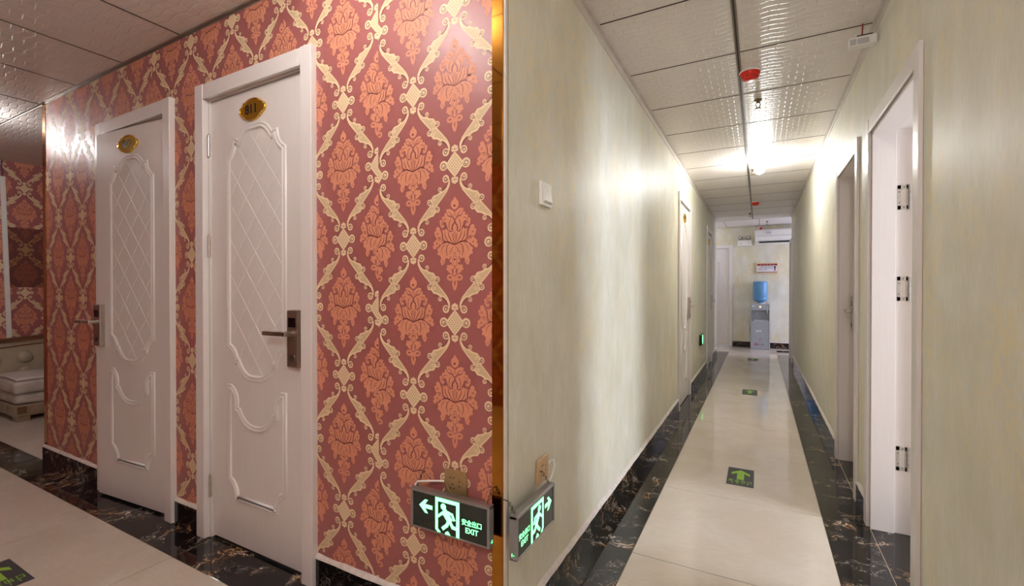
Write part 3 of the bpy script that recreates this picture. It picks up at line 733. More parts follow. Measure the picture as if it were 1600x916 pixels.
def lock(r, x, z, y, lever_dir=-1, brown=True):
    pm = 'steel_brown' if brown else 'steel'
    root = MB().box((x - 0.034, y - 0.024, z - 0.118), (x + 0.034, y, z + 0.118), 'steel', 0.003).build('lock_body', r)
    MB().box((x - 0.031, y - 0.0252, z - 0.113), (x + 0.031, y - 0.0238, z + 0.114), pm, 0.0004).build('lock_face', root)
    MB().box((x - 0.022, y - 0.0262, z + 0.048), (x + 0.022, y - 0.025, z + 0.086), 'glass_black').build('card_reader', root)
    MB().lathe([(0, -.0275), (.014, -.0275), (.017, -.0252), (.017, -.024)], (x + 0.002, y, z - 0.078), 'steel_dark', 20, 'y').build('keyhole_cover', root)
    mb = MB().tube([(x + 0.004, y - 0.024, z + 0.022), (x + 0.004, y - 0.062, z + 0.022)], [0.013, 0.0105], 'steel', 14)
    mb.box((min(x + 0.012, x + 0.012 + lever_dir * 0.14) if lever_dir < 0 else x - 0.004, y - 0.068, z + 0.012), ((x + 0.012) if lever_dir < 0 else x + 0.136, y - 0.050, z + 0.031), 'steel', 0.003)
    mb.build('lever', root)
    if lever_dir < 0: MB().box((x - 0.129, y - 0.0695, z + 0.014), (x - 0.06, y - 0.0675, z + 0.029), pm).build('lever_inlay', root)
    return root
# 811
d = struct(empty('door_1', (D811[0], WY, 0)), 'white panelled door 811 with card lock, nearest in the red wall'); d['category'] = 'door'
frame_parts(d, 0.70, DTOP, 0.10)
lf = leaf_parts(d, 0.672, 2.068, 0.008)
number_plate(d, -0.012, 1.977, 0.0078, '811')
lock(d, 0.279, 0.979, 0.0078)
for z in (1.86, 1.385, 0.245): hinge(d, -0.339, -0.004, z)
# 812, left ajar
d = struct(empty('door_2', (D812[0], WY, 0)), 'white panelled door 812 left slightly ajar, far left in the red wall'); d['category'] = 'door'
frame_parts(d, 0.70, DTOP, 0.10)
ang = empty('door_leaf_pivot'); bpy.data.objects.remove(ang, do_unlink=True)
def rotated(o, px_, py_, a):
    o.matrix_basis = Matrix.Translation((px_, py_, 0)) @ Matrix.Rotation(a, 4, 'Z') @ Matrix.Translation((-px_, -py_, 0))
A812 = math.radians(4.2)
parts = [leaf_parts(d, 0.685, 2.068, 0.004), number_plate(d, -0.02, 1.975, 0.0038, '812'), lock(d, -0.298, 0.979, 0.0038, -1, False)]
for o_ in parts: rotated(o_, 0.338, 0.004, A812)
for z in (1.86, 1.385, 0.245): hinge(d, 0.341, -0.001, z)
# corridor left doors
for i, (c, w_) in enumerate(DC):
    d = struct(empty('door_%d' % (3 + i), (WX, c, 0), PI / 2), ['white panelled door with gold plate, nearer one in the switch wall', 'white panelled door with gold plate, farther one in the switch wall'][i]); d['category'] = 'door'
    frame_parts(d, w_, DCT, 0.10, 0.016)
    leaf_parts(d, w_ - 0.028, DCT - 0.017, 0.004, sc=0.99)
    number_plate(d, 0, 1.93, 0.0038, '')
    lk = lock(d, w_ / 2 - 0.075, 0.98, 0.0038, -1, False)
# right doorways
d = struct(empty('door_5', (RX, DR[0][0], 0), -PI / 2), 'deep white doorway standing open, nearest on the right, steel hinges on its jamb'); d['category'] = 'door'
w1 = DR[0][1]
frame_parts(d, w1, DRT, 0.20, 0.0145, cw=0.06)
# local x = -y: far jamb at -w/2
MB().box((-w1 / 2 + 0.012, 0.0, 0.001), (-w1 / 2 + 0.026, 0.092, DRT - 0.012), 'door', 0.001).build('door_stop', d)
MB().box((-w1 / 2 + 0.026, 0.0, DRT - 0.026), (w1 / 2 - 0.026, 0.092, DRT - 0.012), 'door', 0.001).build('door_stop', d)
MB().box((w1 / 2 - 0.026, 0.0, 0.001), (w1 / 2 - 0.012, 0.092, DRT - 0.012), 'door', 0.001).build('door_stop', d)
lf = MB().box((-w1 / 2 + 0.004, 0.204, 0.012), (-w1 / 2 + 0.044, 0.204 + 0.72, DRT - 0.02), 'door', 0.002).build('door_leaf', d)
def butt(z):
    x = -w1 / 2 + 0.0125; y0, y1, h = 0.100, 0.139, 0.058
    P = [(y0, -h), (y1, -h), (y1, h), (y0, h)]
    # plate with the cut-out of a mother-and-child hinge: C shape
    def pl(a0, a1, b0, b1): mb.box((x, a0, z + b0), (x + 0.0018, a1, z + b1), 'hinge_steel')
    mb = MB(); pl(y0, y0 + 0.012, -h, h); pl(y0, y1, h - 0.018, h); pl(y0, y1, -h, -h + 0.018); pl(y1 - 0.006, y1, -h, h)
    for (a, b) in ((y0 + 0.006, 0.026), (y0 + 0.006, -0.026), (y0 + 0.024, h - 0.009), (y0 + 0.024, -h + 0.009)): mb.lathe([(0, .0008), (.0026, .0006), (.003, 0)], (x + 0.0015, a, z + b), 'steel_dark', 8, 'x')
    hh = mb.build('hinge', d)
    mk = MB(); yk = y1 + 0.006
    for a, b in ((-h, -h / 3 - .002), (-h / 3, h / 3), (h / 3 + .002, h)): mk.tube([(x + 0.006, yk, z + a), (x + 0.006, yk, z + b)], 0.0058, 'hinge_steel', 10)
    mk.build('knuckle', hh)
for z in (1.625, 1.185, 0.365): butt(z)
d = struct(empty('door_6', (RX, DR[1][0], 0), -PI / 2), 'deep white doorway with closed door and steel lever, second on the right'); d['category'] = 'door'
w2 = DR[1][1]
frame_parts(d, w2, DRT, 0.16, 0.0145, cw=0.06)
leaf_parts(d, w2 - 0.026, DRT - 0.014, 0.09, panel=True, sc=0.97)
lock(d, -w2 / 2 + 0.058, 1.02, 0.0898, 1, False)
d = struct(empty('door_7', (RX, DR[2][0], 0), -PI / 2), 'narrow white doorway at the far end of the right wall'); d['category'] = 'door'
w3 = DR[2][1]
frame_parts(d, w3, DRT, 0.16, 0.03, cw=0.06); leaf_parts(d, w3 - 0.026, DRT - 0.014, 0.05, panel=False)
d = struct(empty('door_8', (DE[0], YB, 0)), 'white panelled door in the far end wall left of the water dispenser'); d['category'] = 'door'
frame_parts(d, DE[1], DET, 0.10, 0.02); leaf_parts(d, DE[1] - 0.026, DET - 0.014, 0.006)

# ------------------------------------------------------------------ exit signs
def glyph_man(mb, y, m, s, ox, oz):
    """running figure in a doorway; running towards -x; unit ~ 0.11 high; s = +1 (as drawn) or -1 (mirrored)"""
    T = lambda p: (ox + s * p[0], oz + p[1])
    def P(pts): mb.add(*flat([T(p) for p in pts], y), m)
    def flat(pts, yy):
        tri = tessellate_polygon([[Vector((p[0], p[1], 0)) for p in pts]]); return [(p[0], yy, p[1]) for p in pts], [list(t_) for t_ in tri]
    def S(pts, wd):
        for a, b in zip(pts[:-1], pts[1:]):
            dx, dz = b[0] - a[0], b[1] - a[1]; l = math.hypot(dx, dz); nx, nz = -dz / l * wd / 2, dx / l * wd / 2; ex, ez = dx / l * wd * .3, dz / l * wd * .3
            P([(a[0] + nx - ex, a[1] + nz - ez), (b[0] + nx + ex, b[1] + nz + ez), (b[0] - nx + ex, b[1] - nz + ez), (a[0] - nx - ex, a[1] - nz - ez)])
    # door frame, open at the bottom
    P([(-.046, -.050), (-.036, -.058), (-.036, .042), (.036, .042), (.036, -.060), (.048, -.060), (.048, .054), (-.046, .054)])
    P([(-.036, -.058), (-.024, -.056), (-.036, -.046)])
    hd = [(-.014 + .0105 * math.cos(2 * PI * k / 14), .028 + .0105 * math.sin(2 * PI * k / 14)) for k in range(14)]; P(hd)
    S([(-.009, .012), (.010, -.010)], .022)                      # trunk
    S([(-.006, .010), (-.022, .004), (-.034, -.006)], .008)       # front arm
    S([(.002, .014), (.020, .010), (.028, -.006)], .008)          # rear arm
    S([(.008, -.012), (.000, -.028), (-.016, -.042)], .011)       # front leg
    S([(.010, -.012), (.022, -.030), (.042, -.032)], .011)        # rear leg
    P([(-.006, -.052), (.004, -.046), (.014, -.058), (-.008, -.060)])
def exit_sign(name, loc, rz, L, Hh, mirror, label):
    r = tag(empty(name, loc, rz), label, 'exit sign', 'illuminated exit signs hung at the wall corner')
    D = 0.026                                   # local: x along wall, front face at y=-D, back y=0, z from 0
    MB().box((-L / 2 + 0.009, -D + 0.002, 0.006), (L / 2 - 0.009, 0, Hh - 0.010), 'panel_dark').build('panel', r)
    MB().box((-L / 2, -D, Hh - 0.011), (L / 2, 0, Hh), 'alu', 0.0025).build('top_rail', r)
    MB().box((-L / 2, -D, 0), (L / 2, 0, 0.006), 'alu', 0.002).build('bottom_rail', r)
    for a in (-L / 2, L / 2 - 0.0088): MB().box((a, -D - 0.001, 0.0002), (a + 0.0088, 0.0005, Hh - 0.0005), 'alu_end', 0.002).build('end_cap', r)
    y = -D + 0.0014; s = -1 if mirror else 1
    mb = MB(); glyph_man(mb, y, 'exit_green', s, -s * 0.006, Hh * 0.49); mb.build('running_figure', r)
    ar = [(-.118, .0), (-.094, .022), (-.082, .022), (-.094, .0065), (-.064, .0065), (-.064, -.0065), (-.094, -.0065), (-.082, -.022), (-.094, -.022)]
    ar = [(s * p[0], Hh * 0.60 + p[1]) for p in ar]
    tri = tessellate_polygon([[Vector((p[0], p[1], 0)) for p in ar]])
    MB().add([(p[0], y, p[1]) for p in ar], [list(t_) for t_ in tri], 'exit_green').build('arrow', r)
    mb = MB(); add_text(mb, '安全出口', 0.0205, (s * 0.088, Hh * 0.465), y, 'exit_green', 0.92); add_text(mb, 'EXIT', 0.0235, (s * 0.088, Hh * 0.285), y, 'exit_green', 1.0); mb.build('lettering', r)
    ch = MB()
    for sx in (-1, 1):
        x = sx * (L / 2 - 0.016)
        for k in range(3):
            zz = Hh + 0.004 + 0.011 * k
            ring = [(x + (0.003 * math.cos(a) if k % 2 else 0), -D / 2 + 0.004 + (0 if k % 2 else 0.003 * math.cos(a)) + 0.008 * k, zz + 0.007 * math.sin(a)) for a in [2 * PI * q / 10 for q in range(11)]]
            ch.tube(ring, 0.0011, 'chain', 5, False)
        ch.tube([(x, -D / 2 + 0.024, Hh + 0.034), (x, 0.03, Hh + 0.036)], 0.0018, 'chain', 6)
        ch.build('hanging_chain', r); ch = MB()
    MB().box((L / 2 if not mirror else -L / 2 - 0.0012, -0.016, 0.016), (L / 2 + 0.0008 if not mirror else -L / 2, -0.0145, 0.018), 'led_green').box((L / 2 if not mirror else -L / 2 - 0.0012, -0.010, 0.013), (L / 2 + 0.0008 if not mirror else -L / 2, -0.0088, 0.022), 'led_green').build('indicator_light', r)
    return r
exit_sign('exit_sign', (-0.868, 1.210, 0.393), 0, 0.306, 0.130, False, 'lit green exit sign with left-pointing arrow hanging on the red wall')
exit_sign('exit_sign', (-0.656, 1.343, 0.370), PI / 2, 0.284, 0.134, True, 'lit green exit sign with right-pointing arrow hanging on the pale wall')
# small far sign on the corridor wall
r = tag(empty('exit_sign', (WX, 6.60, 0.45), PI / 2), 'small glowing green exit sign low between the two switch-wall doors', 'exit sign', 'illuminated exit signs along the corridor')
MB().box((-0.15, -0.03, 0), (0.15, -0.004, 0.14), 'panel_dark', 0.003).build('panel', r)
MB().box((-0.155, -0.032, 0.134), (0.155, -0.002, 0.144), 'alu').build('top_rail', r)
mb = MB(); glyph_man(mb, -0.0305, 'exit_green', -1, 0, 0.07); mb.build('running_figure', r)
MB().tube([(0, -0.004, 0.144), (0.01, -0.02, 0.165), (0, -0.001, 0.185)], 0.003, 'white_plastic', 6).build('cable', r)

# ------------------------------------------------------------------ sockets, switch, cables
def socket(name, loc, rz, m, label):
    r = tag(empty(name, loc, rz), label, 'socket', 'wall power sockets')
    MB().box((-0.043, -0.011, -0.043), (0.043, -0.0015, 0.043), m, 0.002).build('face_plate', r)
    mb = MB().lathe([(0.0335, -.0112), (.0345, -.0128), (.036, -.0112)], (0, 0, 0), m, 32, 'y'); mb.build('socket_ring', r)
    mb = MB()
    def slot(x, z, a, l=0.0075, wd=0.0028):
        c, s = math.cos(a), math.sin(a); P = [(x + c * u - s * v, z + s * u + c * v) for u, v in ((-l / 2, -wd / 2), (l / 2, -wd / 2), (l / 2, wd / 2), (-l / 2, wd / 2))]; mb.prism(P, -0.0118, -0.0108, 'black')
    slot(-0.017, 0.018, -0.9); slot(-0.005, 0.018, 0.9); slot(0.017, 0.010, 0.5); slot(0.017, -0.006, -0.5); slot(-0.010, -0.003, PI / 2); slot(-0.017, -0.016, -0.9); slot(-0.004, -0.016, 0.9)
    mb.build('pin_slots', r); return r
socket('power_socket', (-0.872, WY - 0.002, 0.546), 0, 'brass_socket', 'brass-coloured power socket on the red wall above the exit sign')
socket('power_socket', (WX, 1.500, 0.535), PI / 2, 'cream_socket', 'beige power socket on the pale wall above the exit sign')
tag(MB().tube([(-0.918, 1.229, 0.545), (-0.93, 1.222, 0.546), (-0.97, 1.215, 0.541), (-1.008, 1.205, 0.536), (-1.014, 1.200, 0.528), (-1.013, 1.198, 0.5235)], 0.0032, 'white_plastic', 8).build('power_cable'), 'white cable from the brass socket to the exit sign on the red wall', 'cable')
tag(MB().tube([(WX + 0.006, 1.5445, 0.535), (WX + 0.012, 1.556, 0.547), (WX + 0.022, 1.566, 0.55), (WX + 0.030, 1.556, 0.535), (WX + 0.036, 1.52, 0.512), (-0.648, 1.478, 0.5045)], 0.0032, 'white_plastic', 8).build('power_cable'), 'white looped cable from the beige socket to the exit sign on the pale wall', 'cable')
sw = tag(empty('light_switch', (WX, 1.526, 1.525), PI / 2), 'white rocker light switch on the pale corridor wall', 'light switch')
MB().box((-0.045, -0.012, -0.043), (0.045, -0.0003, 0.043), 'white_plastic', 0.003).build('face_plate', sw)
mb = MB(); mb.add([(-0.033, -0.0118, -0.034), (0.033, -0.0118, -0.034), (0.033, -0.0118, 0.034), (-0.033, -0.0118, 0.034), (-0.033, -0.013, 0.034), (0.033, -0.013, 0.034), (-0.033, -0.0205, -0.026), (0.033, -0.0205, -0.026)], [[0, 1, 7, 6], [6, 7, 5, 4], [4, 5, 2, 3], [0, 6, 4, 3], [1, 2, 5, 7], [0, 3, 2, 1]], 'white_plastic'); mb.build('rocker', sw)
MB().box((-0.006, -0.0162, 0.010), (0.006, -0.0152, 0.012), 'grey_plastic').build('switch_mark', sw)
# small red label under the sign
tag(MB().box((WX + 0.0003, 1.268, 0.325), (WX + 0.0012, 1.30, 0.352), 'label_red').build('wall_sticker'), 'tiny reddish sticker on the pale wall below the exit sign', 'sticker')

# ------------------------------------------------------------------ floor arrows
def arrow(name, loc, rz, label, w_=0.150, l_=0.300):
    r = tag(empty(name, loc, rz), label, 'floor sticker', 'floor arrows')
    MB().box((-w_ / 2, -l_ / 2, 0.0002), (w_ / 2, l_ / 2, 0.0009), 'sticker_dark').build('sticker_sheet', r)
    k = w_ / 0.15; q = l_ / 0.30
    P = [(0, .118), (.052, .062), (.052, .022), (.020, .058), (.020, -.052), (-.020, -.052), (-.020, .058), (-.052, .022), (-.052, .062)]
    P = [(x * k, y * q) for x, y in P]
    tri = tessellate_polygon([[Vector((p[0], p[1], 0)) for p in P]])
    MB().add([(p[0], p[1], 0.0013) for p in P], [list(t_) for t_ in tri], 'sticker_green').build('arrow_mark', r)
    mb = MB()
    for body, size, yy, sp in (('安全出口', 0.034, -0.082, 0.034), ('EXIT', 0.024, -0.116, 0.028)):
        for i, ch in enumerate(body):
            vs, fs = text_mesh(ch, size * k)
            mb.add([((i - 1.5) * sp * k + v[0] * 0.85, yy * q + v[1] * 1.25 * q / k, 0.0013) for v in vs], fs, 'sticker_green')
    mb.build('lettering', r)
    return r
arrow('floor_arrow', (-0.099, 3.222, 0), 0, 'black floor sticker with green arrow, nearest in the corridor')
arrow('floor_arrow', (-0.090, 5.93, 0), 0, 'black floor sticker with green arrow midway down the corridor')
arrow('floor_arrow', (-0.090, 8.76, 0), 0, 'black floor sticker with green arrow farthest down the corridor, before the dispenser')
arrow('floor_arrow', (-2.746, 0.645, 0), PI / 2, 'black floor sticker with green arrow on the hall floor before door 812', 0.15, 0.29)

# ------------------------------------------------------------------ ceiling devices
def smoke(name, loc, label):
    r = tag(empty(name, loc), label, 'smoke alarm', 'red capped smoke alarms')
    MB().lathe([(0, 0), (.056, 0), (.056, -.008), (.052, -.012), (0, -.012)], (0, 0, 0), 'white_plastic', 28).build('base', r)
    c = MB().lathe([(.053, -.012), (.053, -.018), (.046, -.034), (.036, -.046), (.030, -.050), (0, -.051)], (0, 0, 0), 'red_plastic', 28).build('cap', r)
    mb = MB()
    for k in range(10):
        a = 2 * PI * k / 10; x, y = math.cos(a), math.sin(a); p = Vector((x * .0425, y * .0425, -.040)); tv = Vector((-y, x, 0)) * .008; dn = Vector((-x * .0035, -y * .0035, -.0035))
        mb.tube([p - tv, p + tv], 0.0022, 'red_cable', 5)
    mb.build('vent_slot', c)
smoke('smoke_alarm', (-0.050, 2.985, CZ), 'red capped smoke alarm on the nearer corridor ceiling')
smoke('smoke_alarm', (-0.050, 7.45, CZ), 'red capped smoke alarm on the far corridor ceiling')
def sprinkler(name, loc, label):
    r = tag(empty(name, loc), label, 'sprinkler', 'ceiling sprinklers')
    MB().lathe([(0, 0), (.024, 0), (.022, -.006), (.011, -.010), (.010, -.022), (0, -.022)], (0, 0, 0), 'sprinkler', 16).build('escutcheon', r)
    mb = MB()
    for s in (-1, 1): mb.tube([(s * .009, 0, -.020), (s * .014, 0, -.034), (s * .004, 0, -.052)], .0024, 'sprinkler', 6)
    mb.build('yoke', r)
    mb = MB().lathe([(0, -.052), (.006, -.052), (.019, -.056), (.019, -.058), (0, -.058)], (0, 0, 0), 'sprinkler', 16); mb.build('deflector', r)
sprinkler('sprinkler', (-0.010, 3.46, CZ), 'brass sprinkler head behind the nearer red smoke alarm')
sprinkler('sprinkler', (-0.060, 5.42, CZ), 'brass sprinkler head beside the glowing corridor bulb')
sprinkler('sprinkler', (-0.135, 8.5, CZ), 'brass sprinkler head at the far end of the corridor ceiling')
eb = tag(empty('junction_box', (0.425, 2.70, CZ - 0.085)), 'small white terminal box hanging on a red cable near the right wall', 'junction box')
MB().box((-0.052, -0.024, -0.026), (0.052, 0.024, 0.016), 'white_plastic', 0.003).build('housing', eb)
MB().box((-0.050, -0.0252, -0.022), (-0.026, -0.0238, 0.006), 'grey_plastic').box((-0.022, -0.0275, -0.022), (0.022, -0.0238, 0.004), 'grey_plastic', 0.001).build('front_cover', eb)
MB().box((-0.022, -0.018, 0.016), (0.038, 0.018, 0.023), 'black').build('terminal_strip', eb)
MB().tube([(0.0, 0, 0.023), (0.001, 0.002, 0.05), (0.003, 0.006, 0.0845)], 0.003, 'red_cable', 8).build('cable', eb)
for i, (x, y, st, col) in enumerate(LAMPS):
    lab = ['glowing white bulb on the ceiling midway down the corridor', 'ceiling bulb over the hall in front of door 811', 'ceiling bulb over the hall at the lounge opening', 'ceiling bulb over the hall behind the viewer', 'added unseen ceiling bulb brightening the lobby past the corridor end'][i]
    tt = NT('bulb_glow_%d' % i); tt.set(col=(0.9, 0.9, 0.9)); tt.b.inputs['Emission Color'].default_value = (*col, 1); tt.b.inputs['Emission Strength'].default_value = st; MATS['bulb%d' % i] = tt.m
    r = tag(empty('ceiling_bulb', (x, y, CZ if y < YE else 2.48)), lab, 'lamp', 'ceiling bulbs')
    MB().lathe([(0, 0), (.045, 0), (.045, -.012), (.032, -.022), (.024, -.045), (0, -.045)], (0, 0, 0), 'white_plastic', 20).build('lamp_base', r)
    MB().lathe([(.018, -.0452), (.026, -.056), (.040, -.075), (.046, -.095), (.043, -.113), (.030, -.130), (.012, -.138), (0, -.139)], (0, 0, 0), 'bulb%d' % i, 20).build('bulb_globe', r)

# ------------------------------------------------------------------ far end of the corridor
yb = YB - 0.001
wd = tag(empty('water_dispenser', (0.021, YB - 0.19, 0)), 'grey floor-standing water dispenser with flower decals against the end wall', 'water dispenser')
MB().box((-0.155, -0.14, 0.0), (0.155, 0.15, 0.56), 'disp_grey', 0.008).build('lower_cabinet', wd)
MB().box((-0.155, -0.05, 0.5605), (0.155, 0.15, 0.90), 'disp_grey', 0.004).build('back_column', wd)
MB().box((-0.155, -0.14, 0.775), (0.155, -0.051, 0.905), 'disp_grey', 0.006).build('control_head', wd)
MB().box((0.1555, -0.145, 0.0), (0.168, 0.15, 0.905), 'disp_light', 0.003).build('side_trim', wd)
MB().box((-0.168, -0.145, 0.0), (-0.1555, 0.15, 0.905), 'disp_grey', 0.003).build('side_trim', wd)
MB().box((-0.12, -0.135, 0.5605), (0.12, -0.055, 0.585), 'grey_plastic', 0.003).build('drip_tray', wd)
for x, m in ((-0.06, 'led_red'), (0.06, 'white_plastic')): MB().tube([(x, -0.051, 0.73), (x, -0.09, 0.73), (x, -0.10, 0.70)], 0.012, 'disp_light', 8).build('tap', wd)
MB().box((-0.01, -0.1425, 0.835), (0.012, -0.1395, 0.850), 'led_amber').build('indicator_light', wd)
MB().box((-0.145, -0.1425, 0.845), (-0.10, -0.1395, 0.868), 'white_plastic').build('badge', wd)
MB().box((0.115, -0.1425, 0.72), (0.132, -0.052, 0.80), 'disp_light', 0.003).build('grip', wd)
mb = MB()
def blossom(cx, cz, r_, m):
    for k in range(5):
        a = 2 * PI * k / 5; P = [(cx + r_ * math.cos(a) + r_ * .75 * math.cos(2 * PI * q / 8), cz + r_ * .8 * math.sin(a) + r_ * .75 * math.sin(2 * PI * q / 8)) for q in range(8)]; mb.prism(P, -0.1418, -0.1395, m)
for bl in ((0.0, 0.20, 0.011, 'flower_pink'), (-0.07, 0.10, 0.019, 'flower_pink'), (0.055, 0.105, 0.007, 'notice_ink'), (0.0, 0.155, 0.006, 'disp_light')):
    mb = MB(); blossom(*bl); mb.build('flower_decal', wd)
MB().prism([(-0.05, 0.095), (0.04, 0.088), (0.04, 0.092), (-0.05, 0.101)], -0.1418, -0.1395, 'notice_ink').build('stem_decal', wd)
for a, b, c in ((-0.075, -0.06, 0.34), (-0.05, -0.02, 0.345), (-0.01, 0.02, 0.35)): MB().box((a, -0.1418, c), (b, -0.1395, 0.384), 'white_plastic').build('white_decal', wd)
bo = tag(empty('water_bottle', (0.021, YB - 0.165, 0.905)), 'blue water bottle upturned on the dispenser', 'bottle')
MB().lathe([(0.02, 0.0), (.045, .005), (.05, .03), (.10, .045), (.128, .075), (.131, .10), (.126, .115), (.131, .13), (.131, .37), (.126, .385), (.131, .40), (.131, .425), (.115, .445), (.0, .445)], (0, 0, 0), 'bottle', 32).build('bottle_body', bo)
MB().lathe([(.06, 0.0005), (.085, .0005), (.085, .014), (.06, .014)], (0, 0, 0), 'disp_light', 24).build('collar', bo)
tag(MB().box((-0.150 - 0.008, YB - 0.30, 0.30), (-0.150 - 0.002, YB - 0.22, 0.46), 'black', 0.002).build('bracket'), 'small black bracket on the left flank of the dispenser', 'bracket')
bpy.data.objects['bracket'].parent = wd; bpy.data.objects['bracket'].location = (-0.021, -(YB - 0.19), 0); del bpy.data.objects['bracket']['category']
nb = tag(empty('notice_board', (0.142, yb, 1.618)), 'small framed red and white notice on the end wall above the dispenser', 'notice')
MB().box((-0.20, -0.022, -0.108), (0.20, 0, 0.108), 'notice_cream', 0.004).build('frame', nb)
MB().box((-0.178, -0.024, -0.086), (0.178, -0.0221, 0.086), 'notice_white').build('sheet', nb)
MB().box((-0.178, -0.0252, 0.050), (0.178, -0.0241, 0.086), 'notice_red').build('header', nb); MB().box((-0.178, -0.0252, -0.086), (0.178, -0.0241, -0.074), 'notice_red').build('footer', nb)
for k in range(5): MB().box((-0.12 + 0.055 * k, -0.0262, 0.058), (-0.095 + 0.055 * k, -0.0253, 0.079), 'notice_orange').build('header_mark', nb)
mb = MB()
for j in range(3):
    x = -0.16 + (0.03 if j == 0 else 0)
    while x < (0.09 if j < 2 else 0.0):
        l = rnd.uniform(0.008, 0.016); mb.box((x, -0.0252, 0.022 - 0.030 * j), (x + l, -0.0241, 0.036 - 0.030 * j), 'notice_ink'); x += l + 0.009
mb.build('text_marks', nb)
mb = MB(); mb.prism([(0.135 + .026 * math.cos(2 * PI * k / 14), 0.018 + .018 * math.sin(2 * PI * k / 14)) for k in range(14)], -0.0252, -0.0241, 'notice_ink'); mb.prism([(0.125, 0.0), (0.145, 0.0), (0.150, -0.05), (0.122, -0.05)], -0.0252, -0.0241, 'notice_red'); mb.build('emblem', nb)
ac = tag(empty('air_conditioner', (0.36, yb, 2.09)), 'white wall-mounted air conditioner high on the end wall', 'air conditioner')
P = [(0, 0), (-0.14, 0.0), (-0.20, 0.05), (-0.215, 0.14), (-0.20, 0.27), (-0.17, 0.295), (0, 0.295)]
mb = MB(); n = len(P); vs = [(-0.435, p[0], p[1]) for p in P] + [(0.435, p[0], p[1]) for p in P]; mb.add(vs, [list(range(n)), list(range(n, 2 * n))] + [[i, (i + 1) % n, (i + 1) % n + n, i + n] for i in range(n)], 'white_plastic'); mb.build('housing', ac)
MB().box((-0.36, -0.212, 0.022), (0.40, -0.165, 0.056), 'black').build('air_outlet', ac)
MB().box((-0.40, -0.222, 0.155), (0.42, -0.214, 0.158), 'grey_plastic').build('panel_seam', ac)
MB().box((-0.23, -0.219, 0.20), (-0.16, -0.205, 0.245), 'disp_grey').box((-0.28, -0.219, 0.215), (-0.25, -0.207, 0.235), 'disp_light').build('energy_label', ac)
el = tag(empty('emergency_light', (-0.262, yb, 2.083)), 'white twin-spot emergency light on the end wall beside the air conditioner', 'emergency light')
MB().box((-0.13, -0.07, 0), (0.13, 0, 0.115), 'white_plastic', 0.008).build('housing', el)
MB().box((-0.09, -0.0715, 0.03), (-0.05, -0.0698, 0.045), 'grey_plastic').build('front_label', el); MB().box((0.05, -0.0715, 0.025), (0.10, -0.0698, 0.045), 'disp_light').build('front_label', el)
for x in (-0.08, 0.07):
    h = MB().lathe([(0, -.078), (.030, -.078), (.036, -.072), (.038, -.045), (.024, -.02), (0, -.018)], (x, 0, 0.165), 'steel_dark', 20, 'y').build('spot_head', el)
    MB().lathe([(0, -.080), (.027, -.080), (.027, -.078)], (x, 0, 0.165), 'disp_light', 20, 'y').build('lens', h)
    MB().box((x - 0.008, -0.05, 0.1145), (x + 0.008, -0.03, 0.132), 'white_plastic').build('bracket', h)
fs_ = tag(empty('fire_siren', (0.03, yb, 2.425)), 'round white and red fire siren high on the end wall', 'alarm')
MB().lathe([(0, -.03), (.045, -.03), (.052, -.02), (.052, 0)], (0, 0, 0), 'white_plastic', 24, 'y').build('base', fs_)
MB().lathe([(0, -.052), (.018, -.05), (.028, -.0305)], (0, 0, 0), 'red_plastic', 20, 'y').build('cap', fs_)
sprinkler('sprinkler', (0.13, 9.95, 2.48), 'sprinkler head on the lobby ceiling before the end wall')
tag(MB().box((-0.148, -0.02, 0), (0.15, 0.0, 0.001), 'sticker_dark').build('floor_strip', loc=(-0.50, 10.12, 0.0003)), 'dark strip on the lobby floor left of the dispenser', 'floor strip')
tag(MB().box((-0.10, -0.12, 0), (0.10, 0.12, 0.001), 'marble').build('floor_plate', loc=(0.40, 10.12, 0.0003)), 'dark marble plate on the lobby floor right of the dispenser', 'floor plate')

# ------------------------------------------------------------------ lounge on the left: headboard, wrapped mattress stack, cable trunking
hb = tag(empty('headboard', (FARX + 0.002, 2.25, 0), PI / 2), 'beige button-tufted bed headboard with dark wooden rim by the far red wall', 'headboard')
def top(x): return 0.735 - 0.055 * (x / 0.95) ** 2
n = 24; xs = [-0.95 + 1.9 * i / n for i in range(n + 1)]
poly_ = [(-0.95, 0.0)] + [(0.95, 0.0)] + [(x, top(x) - 0.035) for x in xs[::-1]]
MB().prism(poly_, -0.09, -0.005, 'leather').build('padded_board', hb)
rim = [(x, top(x)) for x in xs] + [(x, top(x) - 0.0345) for x in xs[::-1]]
MB().prism(rim, -0.115, -0.005, 'wood').build('wooden_rim', hb)
inner = [(x * 0.9, top(x) - 0.075) for x in xs]; MB().tube([(x, -0.093, z) for x, z in inner], 0.006, 'wood', 6).build('welt', hb)
mb = None
for i in range(8):
    for j in range(2):
        x = -0.76 + 0.22 * i; MB().lathe([(0, -.027), (.03, -.022), (.055, -.010), (.06, 0)], (x, -0.0895, top(x) - 0.20 - 0.15 * j), 'leather', 18, 'y').build('tuft', hb)
ms = tag(empty('wrapped_mattress', (-6.08, 2.28, 0)), 'plastic-wrapped bed base and mattress stack with white sheet before the headboard', 'mattress')
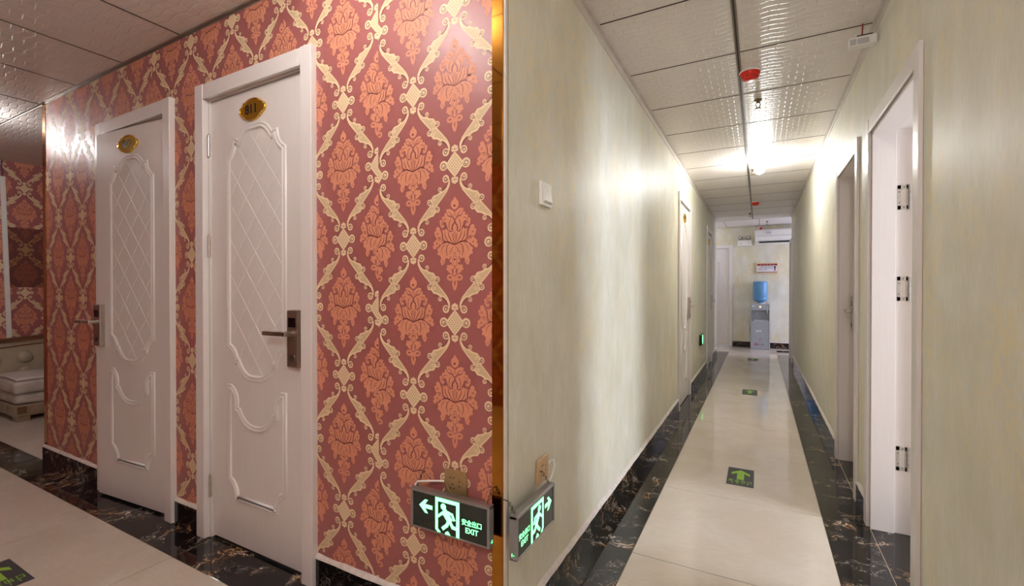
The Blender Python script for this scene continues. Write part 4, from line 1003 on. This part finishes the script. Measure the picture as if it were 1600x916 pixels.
def lumpy(x0, x1, y0, y1, z0, z1, m, amp, name, parent, nx=14, ny=26, nz=5, bev=0.03):
    bm = bmesh.new(); bmesh.ops.create_cube(bm, size=1)
    for v in bm.verts: v.co = Vector((x0 + (v.co.x + .5) * (x1 - x0), y0 + (v.co.y + .5) * (y1 - y0), z0 + (v.co.z + .5) * (z1 - z0)))
    bmesh.ops.bevel(bm, geom=bm.edges[:], offset=bev, segments=3, profile=0.5, affect='EDGES')
    bmesh.ops.subdivide_edges(bm, edges=[e_ for e_ in bm.edges if e_.calc_length() > 0.12], cuts=10, use_grid_fill=True)
    from mathutils import noise as mn
    for v in bm.verts: v.co += mn.noise_vector(v.co * 7.0) * amp + mn.noise_vector(v.co * 19.0) * amp * 0.4
    bm.verts.index_update(); mb = MB(); mb.add([v.co[:] for v in bm.verts], [[v.index for v in f.verts] for f in bm.faces], m, True); bm.free()
    return mb.build(name, parent)
X0, X1, Y0, Y1 = -0.255, 0.295, -0.800, 0.80
lumpy(X0, X1, Y0, Y1, 0.045, 0.15, 'film_dark', 0.004, 'bed_base', ms, bev=0.015)
lumpy(X0 + 0.01, X1 - 0.01, Y0 + 0.01, Y1, 0.152, 0.245, 'film', 0.008, 'wrapped_layer', ms)
lumpy(X0, X1 + 0.005, Y0 - 0.005, Y1, 0.247, 0.365, 'film', 0.009, 'wrapped_layer', ms)
lumpy(X0 + 0.02, X1 - 0.01, Y0 + 0.01, Y1, 0.366, 0.392, 'sheet', 0.006, 'sheet', ms, bev=0.01)
for x in (X0 + 0.05, X1 - 0.06):
    for y in (Y0 + 0.06, Y1 - 0.06): MB().box((x - 0.045, y - 0.045, 0.0), (x + 0.045, y + 0.045, 0.06), 'film_dark', 0.004).build('foot', ms)
MB().box((X1 - 0.02, Y0 + 0.015, 0.075), (X1 + 0.004, Y0 + 0.075, 0.135), 'wood').build('corner_tear', ms)
MB().tube([(X1 + 0.012, Y0 + 0.22, 0.30), (X1 + 0.012, Y0 + 0.22, 0.265), (X1 + 0.012, Y0 + 0.30, 0.265)], 0.008, 'black', 6).build('handle', ms)
ct = tag(empty('cable_trunking', (FARX, 1.585, 0), PI / 2), 'white vertical cable trunking on the far red wall beside the headboard', 'trunking')
mb = MB(); mb.add([(-0.022, -0.004, 2.28), (0.014, -0.004, 2.28), (0.052, -0.004, 0.70), (0.016, -0.004, 0.70), (-0.022, -0.018, 2.28), (0.014, -0.018, 2.28), (0.052, -0.018, 0.70), (0.016, -0.018, 0.70)], [[0, 1, 2, 3], [4, 7, 6, 5], [0, 4, 5, 1], [1, 5, 6, 2], [2, 6, 7, 3], [3, 7, 4, 0]], 'white_plastic'); mb.build('cover', ct)
MB().tube([(-0.004, -0.010, 2.281), (-0.010, -0.012, 2.36), (-0.008, -0.010, CZ)], 0.006, 'purple_cable', 6).build('cable', ct)
